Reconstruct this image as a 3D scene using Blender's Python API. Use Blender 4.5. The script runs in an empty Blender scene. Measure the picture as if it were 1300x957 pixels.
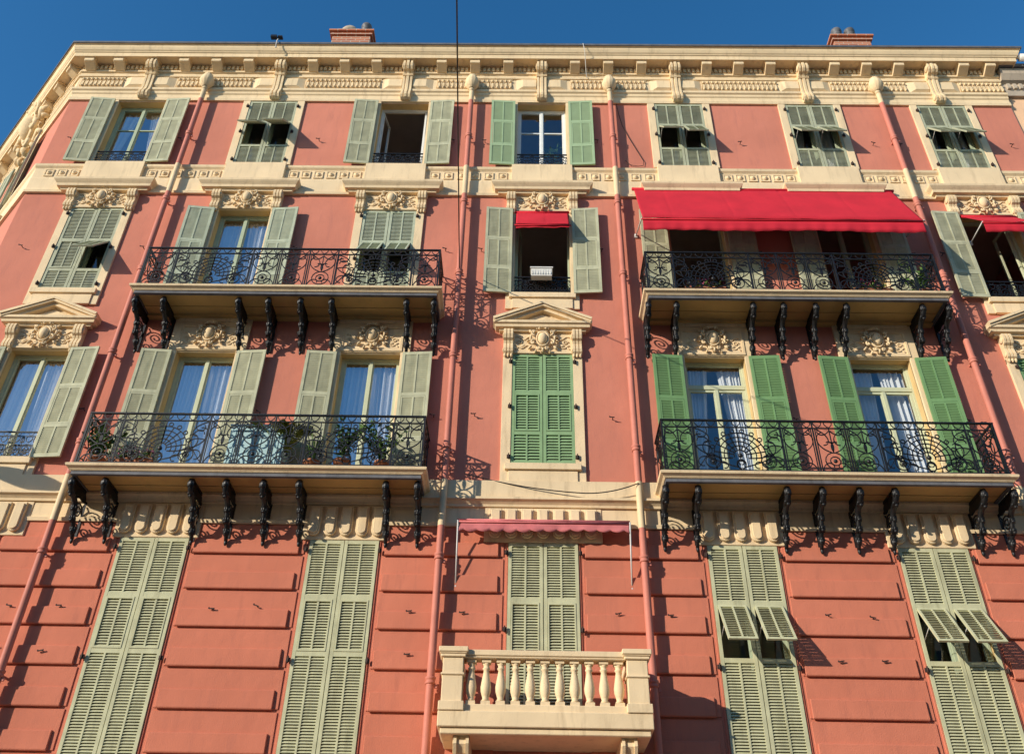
import bpy, bmesh, math, random
from mathutils import Matrix, Vector
random.seed(7)
PI = math.pi
EYE = 1.6            # eye height above the street; heights below are measured from the eye
scene = bpy.context.scene
COL = scene.collection

# ------------------------------------------------------------------ materials
def newmat(name):
    m = bpy.data.materials.new(name); m.use_nodes = True
    nt = m.node_tree; b = nt.nodes['Principled BSDF']
    return m, nt, b
def painted(name, col, rough=.8, var=.12, scale=1.2, bump=.15, bscale=40, dirt=None, dirt_amt=.35, streak=True, spec=.25, edge=None):
    """painted / plastered surface: broad tone drift, fine grain, streaky dirt with its own shape"""
    m, nt, b = newmat(name); N = nt.nodes.new; L = nt.links.new
    tc = N('ShaderNodeTexCoord'); geo = N('ShaderNodeNewGeometry')
    src = geo.outputs['Position']
    n1 = N('ShaderNodeTexNoise'); n1.inputs['Scale'].default_value = scale; n1.inputs['Detail'].default_value = 6; L(src, n1.inputs['Vector'])
    mp = N('ShaderNodeMapRange'); mp.inputs[1].default_value = .3; mp.inputs[2].default_value = .7
    mp.inputs[3].default_value = 1-var; mp.inputs[4].default_value = 1+var; L(n1.outputs['Fac'], mp.inputs[0])
    mul = N('ShaderNodeVectorMath'); mul.operation = 'SCALE'; mul.inputs[0].default_value = col[:3]; L(mp.outputs[0], mul.inputs['Scale'])
    out = mul.outputs[0]
    if dirt:
        st = N('ShaderNodeVectorMath'); st.operation = 'MULTIPLY'; st.inputs[1].default_value = (5, 5, .7) if streak else (2, 2, 2); L(src, st.inputs[0])
        n2 = N('ShaderNodeTexNoise'); n2.inputs['Scale'].default_value = 1.6; n2.inputs['Detail'].default_value = 8; n2.inputs['Roughness'].default_value = .65; L(st.outputs[0], n2.inputs['Vector'])
        m2 = N('ShaderNodeMapRange'); m2.inputs[1].default_value = .52; m2.inputs[2].default_value = .75; m2.inputs[3].default_value = 0; m2.inputs[4].default_value = dirt_amt; L(n2.outputs['Fac'], m2.inputs[0])
        mx = N('ShaderNodeMix'); mx.data_type = 'RGBA'; L(m2.outputs[0], mx.inputs[0]); L(out, mx.inputs[6]); mx.inputs[7].default_value = (*dirt, 1)
        out = mx.outputs[2]
    L(out, b.inputs['Base Color'])
    b.inputs['Roughness'].default_value = rough; b.inputs['Specular IOR Level'].default_value = spec
    if bump:
        n3 = N('ShaderNodeTexNoise'); n3.inputs['Scale'].default_value = bscale; n3.inputs['Detail'].default_value = 5; L(src, n3.inputs['Vector'])
        n4 = N('ShaderNodeTexNoise'); n4.inputs['Scale'].default_value = 3.0; L(src, n4.inputs['Vector'])
        ad = N('ShaderNodeMath'); ad.operation = 'MULTIPLY_ADD'; ad.inputs[1].default_value = 2.5; L(n4.outputs['Fac'], ad.inputs[0]); L(n3.outputs['Fac'], ad.inputs[2])
        bp = N('ShaderNodeBump'); bp.inputs['Strength'].default_value = bump; bp.inputs['Distance'].default_value = .01; L(ad.outputs[0], bp.inputs['Height']); L(bp.outputs[0], b.inputs['Normal'])
    return m
M = {}
M['red'] = painted('red_plaster', (.575,.206,.138), .92, .11, .55, .5, 60, (.44,.165,.125), .55)
M['red_low'] = painted('red_plaster_base', (.58,.188,.114), .92, .10, .6, .55, 60, (.44,.15,.10), .6)
M['cream'] = painted('cream_stone', (.78,.60,.37), .85, .08, 1.5, .35, 50, (.44,.32,.19), .6)
M['cream_orn'] = painted('cream_ornament', (.76,.58,.35), .85, .10, 4, .3, 50, (.42,.28,.14), .5, streak=False)
M['reveal'] = painted('ochre_reveal', (.60,.42,.19), .9, .08, 2, .2, 50, (.4,.27,.13), .4)
M['pipe'] = painted('red_pipe_paint', (.55,.19,.135), .6, .08, 3, .05, 60, (.35,.10,.08), .3)
M['pipe_cream'] = painted('cream_pipe_paint', (.72,.55,.33), .6, .08, 3, .05, 60, (.45,.32,.18), .4)
M['sh_pale'] = painted('pale_green_shutter_paint', (.47,.465,.31), .7, .14, 5, .06, 90, (.17,.19,.13), .5)
M['sh_sage'] = painted('sage_shutter_paint', (.40,.412,.285), .7, .12, 5, .06, 90, (.13,.16,.12), .5)
M['sh_mint'] = painted('mint_shutter_paint', (.34,.45,.26), .6, .05, 5, .1, 90, (.2,.3,.16), .2)
M['sh_green'] = painted('green_shutter_paint', (.165,.30,.125), .6, .07, 5, .1, 90, (.09,.20,.09), .3)
M['sh_green_faded'] = painted('faded_green_shutter_paint', (.25,.38,.19), .65, .10, 5, .06, 90, (.14,.25,.11), .35)
M['sh_low'] = painted('olive_cream_shutter_paint', (.52,.51,.32), .7, .12, 5, .06, 90, (.22,.21,.12), .6)
M['sh_aqua'] = painted('aqua_shutter_paint', (.43,.465,.335), .7, .12, 5, .06, 90, (.17,.22,.17), .5)
M['frame_green'] = painted('sage_window_frame_paint', (.40,.46,.32), .5, .06, 5, .05, 60, (.25,.3,.2), .3)
M['frame_white'] = painted('white_window_frame_paint', (.74,.75,.72), .4, .04, 5, .03, 60)
M['frame_cream'] = painted('cream_window_frame_paint', (.55,.57,.38), .45, .05, 5, .03, 60)
M['iron'] = painted('black_iron', (.010,.010,.011), .45, .3, 8, .1, 80, (.035,.028,.022), .3, spec=.4)
M['lead'] = painted('grey_lead_edging', (.13,.13,.14), .5, .2, 6, .1, 60, (.05,.05,.05), .6)
M['soffit'] = painted('ochre_soffit_paint', (.60,.39,.15), .9, .07, 2, .15, 50, (.3,.2,.1), .35, streak=False)
M['awn'] = painted('red_awning_cloth', (.56,.020,.036), .8, .10, 2, .12, 200, (.45,.015,.03), .4)
M['awn_pink'] = painted('faded_pink_awning_cloth', (.60,.18,.18), .85, .14, 4, .25, 60, (.35,.05,.06), .5, streak=False)
M['steel'] = painted('white_enamelled_steel', (.62,.6,.56), .4, .05, 5, .02, 60)
M['curtain'] = painted('white_curtain_cloth', (.72,.72,.72), .9, .05, 3, .1, 80)
M['interior'] = painted('room_plaster', (.52,.43,.36), .95, .1, 2, .1, 40)
M['roofing'] = painted('roof_zinc', (.22,.22,.22), .6, .2, 2, .1, 30)
M['peach'] = painted('peach_plaster', (.80,.50,.30), .9, .06, 1.2, .2, 60, (.6,.38,.24), .4)
M['greystone'] = painted('grey_beige_stone', (.46,.38,.29), .9, .1, 2, .2, 50, (.25,.2,.16), .5)
M['asphalt'] = painted('asphalt', (.05,.05,.052), .95, .2, .7, .5, 60)
M['paving'] = painted('pale_paving', (.40,.36,.30), .9, .12, 1, .3, 30)
M['pot'] = painted('terracotta', (.42,.17,.09), .85, .15, 6, .1, 60)
M['basket'] = painted('white_plastic', (.72,.70,.64), .5, .06, 8, .05, 60, (.4,.35,.3), .3)
M['petal'] = painted('pink_petals', (.65,.12,.28), .7, .3, 30, 0)
M['leaf'] = painted('green_leaves', (.075,.14,.03), .6, .5, 18, 0)
M['palmleaf'] = painted('yellow_green_fronds', (.22,.24,.035), .6, .4, 18, 0)
M['cabinet'] = painted('pale_blue_lacquer', (.42,.60,.62), .5, .06, 3, .03, 60)
M['mark'] = painted('dark_rusty_iron', (.05,.03,.025), .7, .3, 20, .1, 60)
def brick():
    m, nt, b = newmat('orange_brick'); N = nt.nodes.new; L = nt.links.new
    tc = N('ShaderNodeTexCoord'); mp = N('ShaderNodeMapping'); mp.inputs['Rotation'].default_value = (PI/2, 0, 0); L(tc.outputs['Object'], mp.inputs[0])
    br = N('ShaderNodeTexBrick'); br.inputs['Scale'].default_value = 1; br.inputs['Brick Width'].default_value = .24; br.inputs['Row Height'].default_value = .075; br.inputs['Mortar Size'].default_value = .01
    br.inputs['Color1'].default_value = (.48,.15,.07,1); br.inputs['Color2'].default_value = (.34,.10,.055,1); br.inputs['Mortar'].default_value = (.45,.36,.28,1)
    L(mp.outputs[0], br.inputs[0]); L(br.outputs[0], b.inputs['Base Color']); b.inputs['Roughness'].default_value = .9
    bp = N('ShaderNodeBump'); bp.inputs['Strength'].default_value = .5; bp.inputs['Distance'].default_value = .01; bp.invert = True; L(br.outputs['Fac'], bp.inputs['Height']); L(bp.outputs[0], b.inputs['Normal'])
    return m
M['brick'] = brick()
def glass(name, refl, tint=(.93,.96,.97)):
    m = bpy.data.materials.new(name); m.use_nodes = True; nt = m.node_tree; nt.nodes.clear(); N = nt.nodes.new; L = nt.links.new
    o = N('ShaderNodeOutputMaterial'); mx = N('ShaderNodeMixShader'); t = N('ShaderNodeBsdfTransparent'); t.inputs[0].default_value = (*tint, 1)
    g = N('ShaderNodeBsdfGlossy'); g.inputs['Roughness'].default_value = .015; g.inputs[0].default_value = (.95,.97,1,1)
    f = N('ShaderNodeLayerWeight'); f.inputs[0].default_value = .5
    pw = N('ShaderNodeMath'); pw.operation = 'POWER'; pw.inputs[1].default_value = 4; L(f.outputs['Facing'], pw.inputs[0])
    a = N('ShaderNodeMath'); a.operation = 'MULTIPLY_ADD'; a.inputs[1].default_value = .7; a.inputs[2].default_value = refl; L(pw.outputs[0], a.inputs[0])
    geo = N('ShaderNodeNewGeometry'); n = N('ShaderNodeTexNoise'); n.inputs['Scale'].default_value = 1.3; L(geo.outputs['Position'], n.inputs['Vector'])
    bp = N('ShaderNodeBump'); bp.inputs['Strength'].default_value = .12; bp.inputs['Distance'].default_value = .02; L(n.outputs[0], bp.inputs['Height']); L(bp.outputs[0], g.inputs['Normal'])
    L(a.outputs[0], mx.inputs[0]); L(t.outputs[0], mx.inputs[1]); L(g.outputs[0], mx.inputs[2]); L(mx.outputs[0], o.inputs[0])
    return m
M['glass'] = glass('window_glass', .34)
M['glass_mid'] = glass('window_glass_mid', .17)
M['glass_dark'] = glass('window_glass_weak', .10)

# ------------------------------------------------------------------ mesh builder
class MB:
    def __init__(s): s.v = []; s.f = []; s.sm = []; s.mi = []; s.cur = 0
    def add(s, vs, fs, smooth=False):
        o = len(s.v); s.v += [tuple(p) for p in vs]
        for f in fs: s.f.append(tuple(o+i for i in f)); s.sm.append(smooth); s.mi.append(s.cur)
        return s
    def box(s, x0, x1, y0, y1, z0, z1, M4=None):
        vs = [(x,y,z) for x in (x0,x1) for y in (y0,y1) for z in (z0,z1)]
        if M4: vs = [M4 @ Vector(p) for p in vs]
        return s.add(vs, [(0,1,3,2),(4,6,7,5),(0,4,5,1),(2,3,7,6),(0,2,6,4),(1,5,7,3)])
    def prism_x(s, prof, x0, x1, smooth=False, M4=None):      # prof [(y,z)]
        n = len(prof); vs = [(x0,y,z) for y,z in prof]+[(x1,y,z) for y,z in prof]
        if M4: vs = [M4 @ Vector(p) for p in vs]
        s.add(vs, [(i,(i+1)%n,n+(i+1)%n,n+i) for i in range(n)], smooth)
        o = len(s.v)-2*n
        for r in (range(n-1,-1,-1), range(n,2*n)): s.f.append(tuple(o+i for i in r)); s.sm.append(False); s.mi.append(s.cur)
        return s
    def prism_y(s, prof, y0, y1, smooth=False, M4=None):      # prof [(x,z)]
        n = len(prof); vs = [(x,y0,z) for x,z in prof]+[(x,y1,z) for x,z in prof]
        if M4: vs = [M4 @ Vector(p) for p in vs]
        s.add(vs, [(i,(i+1)%n,n+(i+1)%n,n+i) for i in range(n)], smooth)
        o = len(s.v)-2*n
        for r in (range(n-1,-1,-1), range(n,2*n)): s.f.append(tuple(o+i for i in r)); s.sm.append(False); s.mi.append(s.cur)
        return s
    def sweep(s, prof, path, closed=True):   # prof [(d,z)], plan path [(x,y)]; outward = right of travel (-y for +x)
        P = [Vector(p) for p in path]; n = len(prof); k = len(P); nor = []
        for i in range(k-1):
            d = (P[i+1]-P[i]).normalized(); nor.append(Vector((d.y,-d.x)))
        ring = []
        for i in range(k):
            if i == 0: m = nor[0]
            elif i == k-1: m = nor[-1]
            else:
                m = nor[i-1]+nor[i]; m = m/ max(.2, m.dot(nor[i]))
            ring.append([(P[i].x+m.x*d, P[i].y+m.y*d, z) for d,z in prof])
        vs = [p for r in ring for p in r]; fs = []
        m = n if closed else n-1
        for i in range(k-1):
            for j in range(m): fs.append((i*n+j, i*n+(j+1)%n, (i+1)*n+(j+1)%n, (i+1)*n+j))
        if closed: fs.append(tuple(range(n-1,-1,-1))); fs.append(tuple((k-1)*n+i for i in range(n)))
        return s.add(vs, fs)
    def tube(s, pts, r, n=6, smooth=True, cap=True, taper=None):
        P = [Vector(p) for p in pts]; k = len(P)
        if k < 2: return s
        vs = []; T0 = None; U = None
        for i in range(k):
            t = (P[min(i+1,k-1)]-P[max(i-1,0)])
            if t.length < 1e-9: t = Vector((0,0,1))
            t.normalize()
            if U is None:
                U = t.orthogonal().normalized()
                if abs(t.y) < .9: U = t.cross(Vector((0,1,0))).normalized()
            else:
                U = (U - t*U.dot(t)).normalized()
            W = t.cross(U); rr = r if taper is None else r*(taper[0]+(taper[1]-taper[0])*i/(k-1))
            for j in range(n):
                a = 2*PI*(j+.5)/n; vs.append(P[i]+U*math.cos(a)*rr+W*math.sin(a)*rr)
        fs = [(i*n+j, i*n+(j+1)%n, (i+1)*n+(j+1)%n, (i+1)*n+j) for i in range(k-1) for j in range(n)]
        if cap: fs += [tuple(range(n-1,-1,-1)), tuple((k-1)*n+j for j in range(n))]
        return s.add(vs, fs, smooth)
    def lathe(s, prof, c=(0,0,0), n=16, smooth=True, M4=None):       # prof [(r,z)] about z
        k = len(prof); vs = []
        for r,z in prof:
            for j in range(n):
                a = 2*PI*j/n; p = Vector((r*math.cos(a), r*math.sin(a), z))
                if M4: p = M4 @ p
                vs.append(p+Vector(c))
        fs = [(i*n+j, i*n+(j+1)%n, (i+1)*n+(j+1)%n, (i+1)*n+j) for i in range(k-1) for j in range(n)]
        fs += [tuple(range(n-1,-1,-1)), tuple((k-1)*n+j for j in range(n))]
        return s.add(vs, fs, smooth)
    def ball(s, c, r, n=10, k=7, rot=None):
        prof = [(max(1e-3,math.sin(PI*i/k)), -math.cos(PI*i/k)) for i in range(k+1)]
        S = Matrix.Diagonal((*r,1))
        if rot is not None: S = rot @ S
        return s.lathe(prof, c, n, True, S)
    def mesh(s, name, mats, recalc=True):
        me = bpy.data.meshes.new(name); me.from_pydata(s.v, [], s.f)
        me.polygons.foreach_set('use_smooth', s.sm); me.polygons.foreach_set('material_index', s.mi)
        for m in (mats if isinstance(mats,(list,tuple)) else [mats]): me.materials.append(m)
        if recalc:
            b = bmesh.new(); b.from_mesh(me); bmesh.ops.recalc_face_normals(b, faces=b.faces); b.to_mesh(me); b.free()
        me.update(); return me

def place(name, me, parent=None, loc=(0,0,0), rot=(0,0,0), label=None, cat=None, group=None, kind=None, bevel=0):
    o = bpy.data.objects.new(name, me); COL.objects.link(o); o.parent = parent; o.location = loc; o.rotation_euler = rot
    if label: o['label'] = label
    if cat: o['category'] = cat
    if group: o['group'] = group
    if kind: o['kind'] = kind
    if bevel:
        b = o.modifiers.new('bevel','BEVEL'); b.width = bevel; b.segments = 1; b.limit_method = 'ANGLE'; b.angle_limit = .6
    return o
CACHE = {}
def cached(key, fn):
    if key not in CACHE: CACHE[key] = fn()
    return CACHE[key]

# ------------------------------------------------------------------ layout
XC = [-8.94,-5.87,-2.84,.31,3.44,6.43,9.43]
PIPES = [-7.52,-1.31,1.87,8.03]
XL, XR = -10.65, 11.05
s2 = math.sqrt(.5); CH = 4.9
PCH = (XL-CH*s2, CH*s2)
PATH = [(PCH[0], 9), PCH, (XL,0), (XR,0)]
def chpt(u): return (XL-(CH-u)*s2, (CH-u)*s2)     # u metres along the chamfer from its far end
root = bpy.data.objects.new('apartment_building', None); COL.objects.link(root); root.location = (0,0,EYE)
root['label'] = 'four storey red apartment house with cream stone trim, louvred shutters and iron balconies'
root['category'] = 'building'

# ------------------------------------------------------------------ walls with openings
WD = .62                                              # half width of an opening's surround
OPEN = []
for i,x in enumerate(XC):
    OPEN.append((x-.55, x+.55, 14.82, 16.94))
    f3 = (11.22,13.45) if i in (0,3,6) else (10.72,13.45)
    OPEN.append((x-.55, x+.55, *f3))
    f2 = (7.50,9.79) if i in (0,3,6) else (6.97,9.79)
    OPEN.append((x-.55, x+.55, *f2))
    OPEN.append((x-.56, x+.56, 3.30 if i==3 else 2.3, 6.10))
def wall_grid(mb, opens, x0, x1, z0, z1, T, mats_z=None, depth=.30):
    xs = sorted({x0,x1,*[o[0] for o in opens],*[o[1] for o in opens]}); zs = sorted({z0,z1,6.6,*[o[2] for o in opens],*[o[3] for o in opens]})
    for a,b in zip(xs,xs[1:]):
        for c,d in zip(zs,zs[1:]):
            mx,mz = (a+b)/2,(c+d)/2
            if any(o[0]<mx<o[1] and o[2]<mz<o[3] for o in opens): continue
            mb.cur = 0 if mz > 6.6 else 1
            mb.add([T(a,0,c),T(b,0,c),T(b,0,d),T(a,0,d)],[(0,1,2,3)])
    mb.cur = 2
    for o in opens:
        a,b,c,d = o
        for q in ([(a,0,c),(a,depth,c),(a,depth,d),(a,0,d)],[(b,0,c),(b,0,d),(b,depth,d),(b,depth,c)],[(a,0,d),(a,depth,d),(b,depth,d),(b,0,d)],[(a,0,c),(b,0,c),(b,depth,c),(a,depth,c)]):
            mb.add([T(*p) for p in q],[(0,1,2,3)])
mb = MB()
wall_grid(mb, OPEN, XL, XR, -EYE, 18.5, lambda x,y,z:(x,y,z))
ch_open = [(CH/2-.55,CH/2+.55,14.82,16.94),(CH/2-.55,CH/2+.55,10.72,13.45),(CH/2-.55,CH/2+.55,6.97,9.79)]
wall_grid(mb, ch_open, 0, CH, -EYE, 18.5, lambda x,y,z:(XL-(CH-x)*s2+y*s2,(CH-x)*s2+y*s2,z))
mb.cur = 0
mb.add([(PCH[0],PCH[1],-EYE),(PCH[0],PCH[1],18.5),(PCH[0],14,18.5),(PCH[0],14,-EYE)],[(0,1,2,3)])
mb.add([(XR,0,-EYE),(XR,14,-EYE),(XR,14,18.5),(XR,0,18.5)],[(0,1,2,3)])
mb.add([(PCH[0],14,-EYE),(PCH[0],14,18.5),(XR,14,18.5),(XR,14,-EYE)],[(0,1,2,3)])
wall = place('wall', mb.mesh('wall', [M['red'],M['red_low'],M['reveal']], recalc=False), root)
# dark rooms behind the openings: floors, party walls, back wall
mb = MB()
for z in (2.2,6.45,10.45,14.2,17.6): mb.box(XL+.32, XR-.02, .31, 4.2, z, z+.2)
for x in [(a+b)/2 for a,b in zip(XC,XC[1:])]+[XL+.38]: mb.box(x-.06,x+.06,.31,4.2,2.2,17.6)
mb.box(XL+.32, XR-.02, 4.2, 4.35, 2.2, 17.8)
place('interior_wall', mb.mesh('interior', M['interior']), root)
mb = MB(); mb.add([(PCH[0],PCH[1],18.42),(XL,0,18.42),(XR,0,18.42),(XR,14,18.42),(PCH[0],14,18.42)],[(0,1,2,3,4)])
roof = place('roof', mb.mesh('roof', M['roofing'], recalc=False), root)

# rusticated ground-storey courses (raised wedge blocks between the openings)
ZC = [6.35,5.83,5.25,4.66,4.07,3.48,2.89,2.3]
def course_span(mb,a,b,ea,eb):
    for k in range(len(ZC)-1):
        zt,zb = ZC[k],ZC[k+1]; zm = zb+.30
        if k==0: zm = zb+.26
        mb.box(a,b,-.016,0,zb+.035,zt-.004)                              # flat of the course
        x0 = a+(.035 if ea else 0); x1 = b-(.085 if eb else 0)
        pr = [(-.016,zm),(-.046,zm-.008),(-.050,zm-.018),(-.056,zb+.045),(-.052,zb+.030),(-.04,zb+.022),(-.016,zb+.022)]
        mb.prism_x(pr, x0, x1)
ed = [XL]+[e for x in XC for e in (x-.62,x+.62)]+[XR]
for j in range(0,len(ed),2):
    mb = MB(); course_span(mb,ed[j],ed[j+1], j>0, j<len(ed)-2)
    place('rusticated_facing', mb.mesh('rust', M['red_low']), root, bevel=.006)
mb = MB()
for k in range(len(ZC)-1):
    zt,zb = ZC[k],ZC[k+1]
    mb.sweep([(0,zb+.03),(.03,zb+.03),(.06,zb+.06),(.05,zb+.25),(.012,zb+.28),(.012,zt),(0,zt)], [PCH,(XL-.02,.02)])
place('rusticated_facing', mb.mesh('rust2', M['red_low']), root)

# ------------------------------------------------------------------ cornice, frieze, bands
def band(name, profs, path=PATH, mat='cream', ends=True):
    mb = MB()
    for p in profs: mb.sweep(p, path)
    return place(name, mb.mesh(name, M[mat]), root)
PATHR = PATH+[(XR,.6)]
band('cornice', [[(0,18.22),(.335,18.22),(.34,18.19),(.36,18.19),(.368,18.30),(.39,18.315),(.395,18.335),(.42,18.36),(.45,18.43),(.462,18.49),(.49,18.50),(.50,18.545),(.47,18.57),(-.3,18.63),(-.3,18.23)]], PATHR)
mb = MB(); mb.sweep([(.501,18.50),(.512,18.505),(.515,18.56),(.44,18.59),(.44,18.58),(.50,18.555)], PATHR); place('gutter_lip', mb.mesh('gl', M['lead']), root)
band('frieze', [[(0,16.97),(.05,16.97),(.06,17.05),(.035,17.09),(.035,17.18),(.06,17.21),(.065,17.27),(.10,17.30),(.105,17.36),(.04,17.375),
                 (.03,17.39),(.03,17.80),(.07,17.81),(.075,17.86),(.045,17.87),(.045,17.95),(.085,17.97),(.09,18.02),(.06,18.03),(.06,18.22),(0,18.22)]], PATH)
# band between storeys 3 and 4
band('string_course', [[(0,13.90),(.06,13.90),(.07,13.96),(.045,13.99),(.04,14.05),(.04,14.34),(.03,14.36),(.03,14.64),(.045,14.66),(.07,14.69),(.08,14.75),(0,14.80)]], PATH)
# band between storeys 1 and 2
band('string_course', [[(0,6.36),(.05,6.36),(.06,6.42),(.03,6.44),(.03,6.70),(.07,6.70),(.08,6.74),(.12,6.78),(.16,6.80),(.16,6.84),(.10,6.86),(.10,7.16),(.0,7.18)]], PATH)
# dentils
def along(fn, x0, x1, step):
    n = int((x1-x0)/step); st = (x1-x0)/n
    for i in range(n): fn(x0+(i+.5)*st)
mb = MB()
along(lambda x: mb.box(x-.03,x+.03,-.115,-.05,18.045,18.165), XL+.08, XR-.05, .105)
place('dentil_course', mb.mesh('dentils', M['cream_orn']), root); mb = MB()
def chT(u, y, z): p = chpt(u); return Matrix.Translation((p[0],p[1],0)) @ Matrix.Rotation(-PI/4,4,'Z')
along(lambda u: mb.box(-.03,.03,-.115,-.05,18.045,18.165, chT(u,0,0)), .05, CH-.1, .105)
place('dentil_course', mb.mesh('dentils', M['cream_orn']), root)
# little cubes on the band, with a boss each
def square(x, z=14.50):
    mb.box(x-.098,x+.098,-.042,-.028,z-.105,z+.105)
    for a,b,c,d in ((-.098,.098,.082,.105),(-.098,.098,-.105,-.082),(-.098,-.078,-.082,.082),(.078,.098,-.082,.082)): mb.box(x+a,x+b,-.052,-.041,z+c,z+d)
    mb.ball((x,-.045,z),(.056,.034,.058),12,6); mb.ball((x,-.075,z),(.022,.014,.022),7,4)
gaps = [XL+.15]+[e for x in XC for e in (x-.66,x+.66)]+[XR-.02]
for j in range(0,len(gaps),2):
    mb = MB(); along(square, gaps[j]+.04, gaps[j+1]-.04, .25)
    place('square_ornament_row', mb.mesh('squares', M['cream_orn']), root)
# plain blocks under top-floor windows
def block_mesh():
    mb = MB(); mb.box(-.65,.65,-.115,-.0,14.20,14.81); mb.box(-.60,.60,-.09,.3,14.78,14.835); return mb.mesh('apron_block', M['cream'])
for x in XC: place('window_apron', cached('apron', block_mesh), root, (x,0,0), bevel=.005)
# frieze relief panels
def relief_mesh(w):
    mb = MB(); n = round(w/.105); st = w/n
    for i in range(n):
        x = -w/2+(i+.5)*st
        mb.prism_x([(-.03,17.50),(-.065,17.50),(-.075,17.56),(-.06,17.70),(-.03,17.72)], x-.026, x+.026)
        mb.ball((x,-.05,17.765),(.036,.05,.042),7,5)
        mb.ball((x,-.05,17.53),(.032,.045,.035),7,5)
        mb.tube([(x-st/2,-.05,17.50),(x-st/2+.01,-.055,17.66),(x-st/2,-.05,17.80)], .010, 4)
    mb.box(-w/2,w/2,-.045,-.03,17.815,17.86); mb.box(-w/2,w/2,-.05,-.03,17.46,17.485)
    mb.v = [(x,y,z-.045) for x,y,z in mb.v]
    return mb.mesh('relief', M['cream_orn'])
mids = [(a+b)/2 for a,b in zip(XC,XC[1:])]
for m in mids: place('frieze_relief', cached('rel', lambda: relief_mesh(1.78)), root, (m,0,0))
place('frieze_relief', cached('rel_e', lambda: relief_mesh(1.02)), root, (XL+.58,0,0))
place('frieze_relief', cached('rel_e', lambda: relief_mesh(1.02)), root, (XR-.50,0,0))
for u in (.9,CH-.9):
    p = chpt(u); place('frieze_relief', cached('rel_c', lambda: relief_mesh(1.3)), root, (p[0],p[1],0), (0,0,-PI/4))
def plinth_mesh(side):          # bevelled block flanking the scroll bracket
    mb = MB()
    for s in (side,):
        a,b = (.13,.60); x0,x1 = sorted((s*a,s*b)); c0,c1 = sorted((s*a,s*(b-.16)))
        mb.add([(x0,-.03,17.46),(x1,-.03,17.46),(x1,-.03,17.85),(x0,-.03,17.85),(c0,-.10,17.53),(c1,-.10,17.53),(c1,-.10,17.79),(c0,-.10,17.79)],
               [(4,5,6,7),(0,1,5,4),(1,2,6,5),(2,3,7,6),(3,0,4,7)])
    mb.v = [(x,y,z-.05) for x,y,z in mb.v]
    return mb.mesh('plinth', M['cream'])
# modillions and scroll brackets
def modillion_mesh():
    mb = MB(); w = .115
    pr = [(-.05,17.985),(-.11,17.985),(-.19,18.03),(-.27,18.075),(-.305,18.085),(-.32,18.10),(-.32,18.175),(-.31,18.185),(-.05,18.185)]
    mb.prism_x(pr, -w, w); mb.box(-w-.025,w+.025,-.338,-.05,18.186,18.219)
    mb.prism_x([(-.06,18.0),(-.09,17.97),(-.06,17.95)], -w*.6, w*.6)
    return mb.mesh('modillion', M['cream'])
def scroll_mesh(htop=18.186, hbot=17.0):
    mb = MB()
    prof = []
    import math as m_
    # outer line of the S, from the top front down to the lower roll
    pts = [(-.30,htop-.005),(-.315,htop-.06),(-.325,htop-.14),(-.31,htop-.22),(-.26,htop-.28),(-.20,htop-.30),(-.165,htop-.34),(-.15,htop-.45),(-.135,htop-.60),(-.125,htop-.75),(-.13,htop-.88),
           (-.155,htop-.96),(-.185,htop-1.03),(-.185,htop-1.11),(-.15,htop-1.17),(-.10,htop-1.20),(-.03,htop-1.17)]
    for c,w,dd in ((-.086,.026,0),(0,.032,-.012),(.086,.026,0)):
        mb.prism_x([(y+dd if y<-.1 else y,z) for y,z in pts]+[(-.03,htop-.005)], c-w, c+w, False)
    mb.prism_x([(-.03+(y+.03)*.86,z) for y,z in pts]+[(-.03,htop-.005)], -.105, .105)
    mb.box(-.15,.15,-.348,-.03,18.186,18.219)
    for z in (-.36,-.40): mb.box(-.125,.125,-.178,-.1,htop+z-.012,htop+z+.012)
    for s in (-1,1):
        R = Matrix.Rotation(PI/2,4,'Y')
        mb.lathe([(.001,0),(.075,0),(.085,.008),(.06,.016),(.04,.022),(.001,.024)], (s*.118,-.235,htop-.15), 12, True, Matrix.Rotation(s*PI/2,4,'Y'))
        mb.lathe([(.001,0),(.05,0),(.055,.006),(.03,.014),(.001,.016)], (s*.118,-.12,htop-1.08), 12, True, Matrix.Rotation(s*PI/2,4,'Y'))
    return mb.mesh('scroll_bracket', M['cream_orn'])
mo = []
for i,x in enumerate(XC):
    place('scroll_bracket', cached('scroll', scroll_mesh), root, (x,0,0), bevel=.008)
    for sd in (-1,1): place('bracket_plinth', cached('plinth%d'%sd, lambda: plinth_mesh(sd)), root, (x,0,0))
    if i < 6:
        st = (XC[i+1]-x)/4; mo += [x+st,x+2*st,x+3*st]
mo += [XC[0]-.80,XC[0]-1.50,XC[6]+.76,XC[6]+1.38]
for x in mo: place('modillion', cached('modil', modillion_mesh), root, (x,0,0), bevel=.006)
for k in range(7):
    p = chpt(.25+k*(CH-.5)/6); place('modillion', cached('modil', modillion_mesh), root, (p[0],p[1],0), (0,0,-PI/4), bevel=.006)

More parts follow.
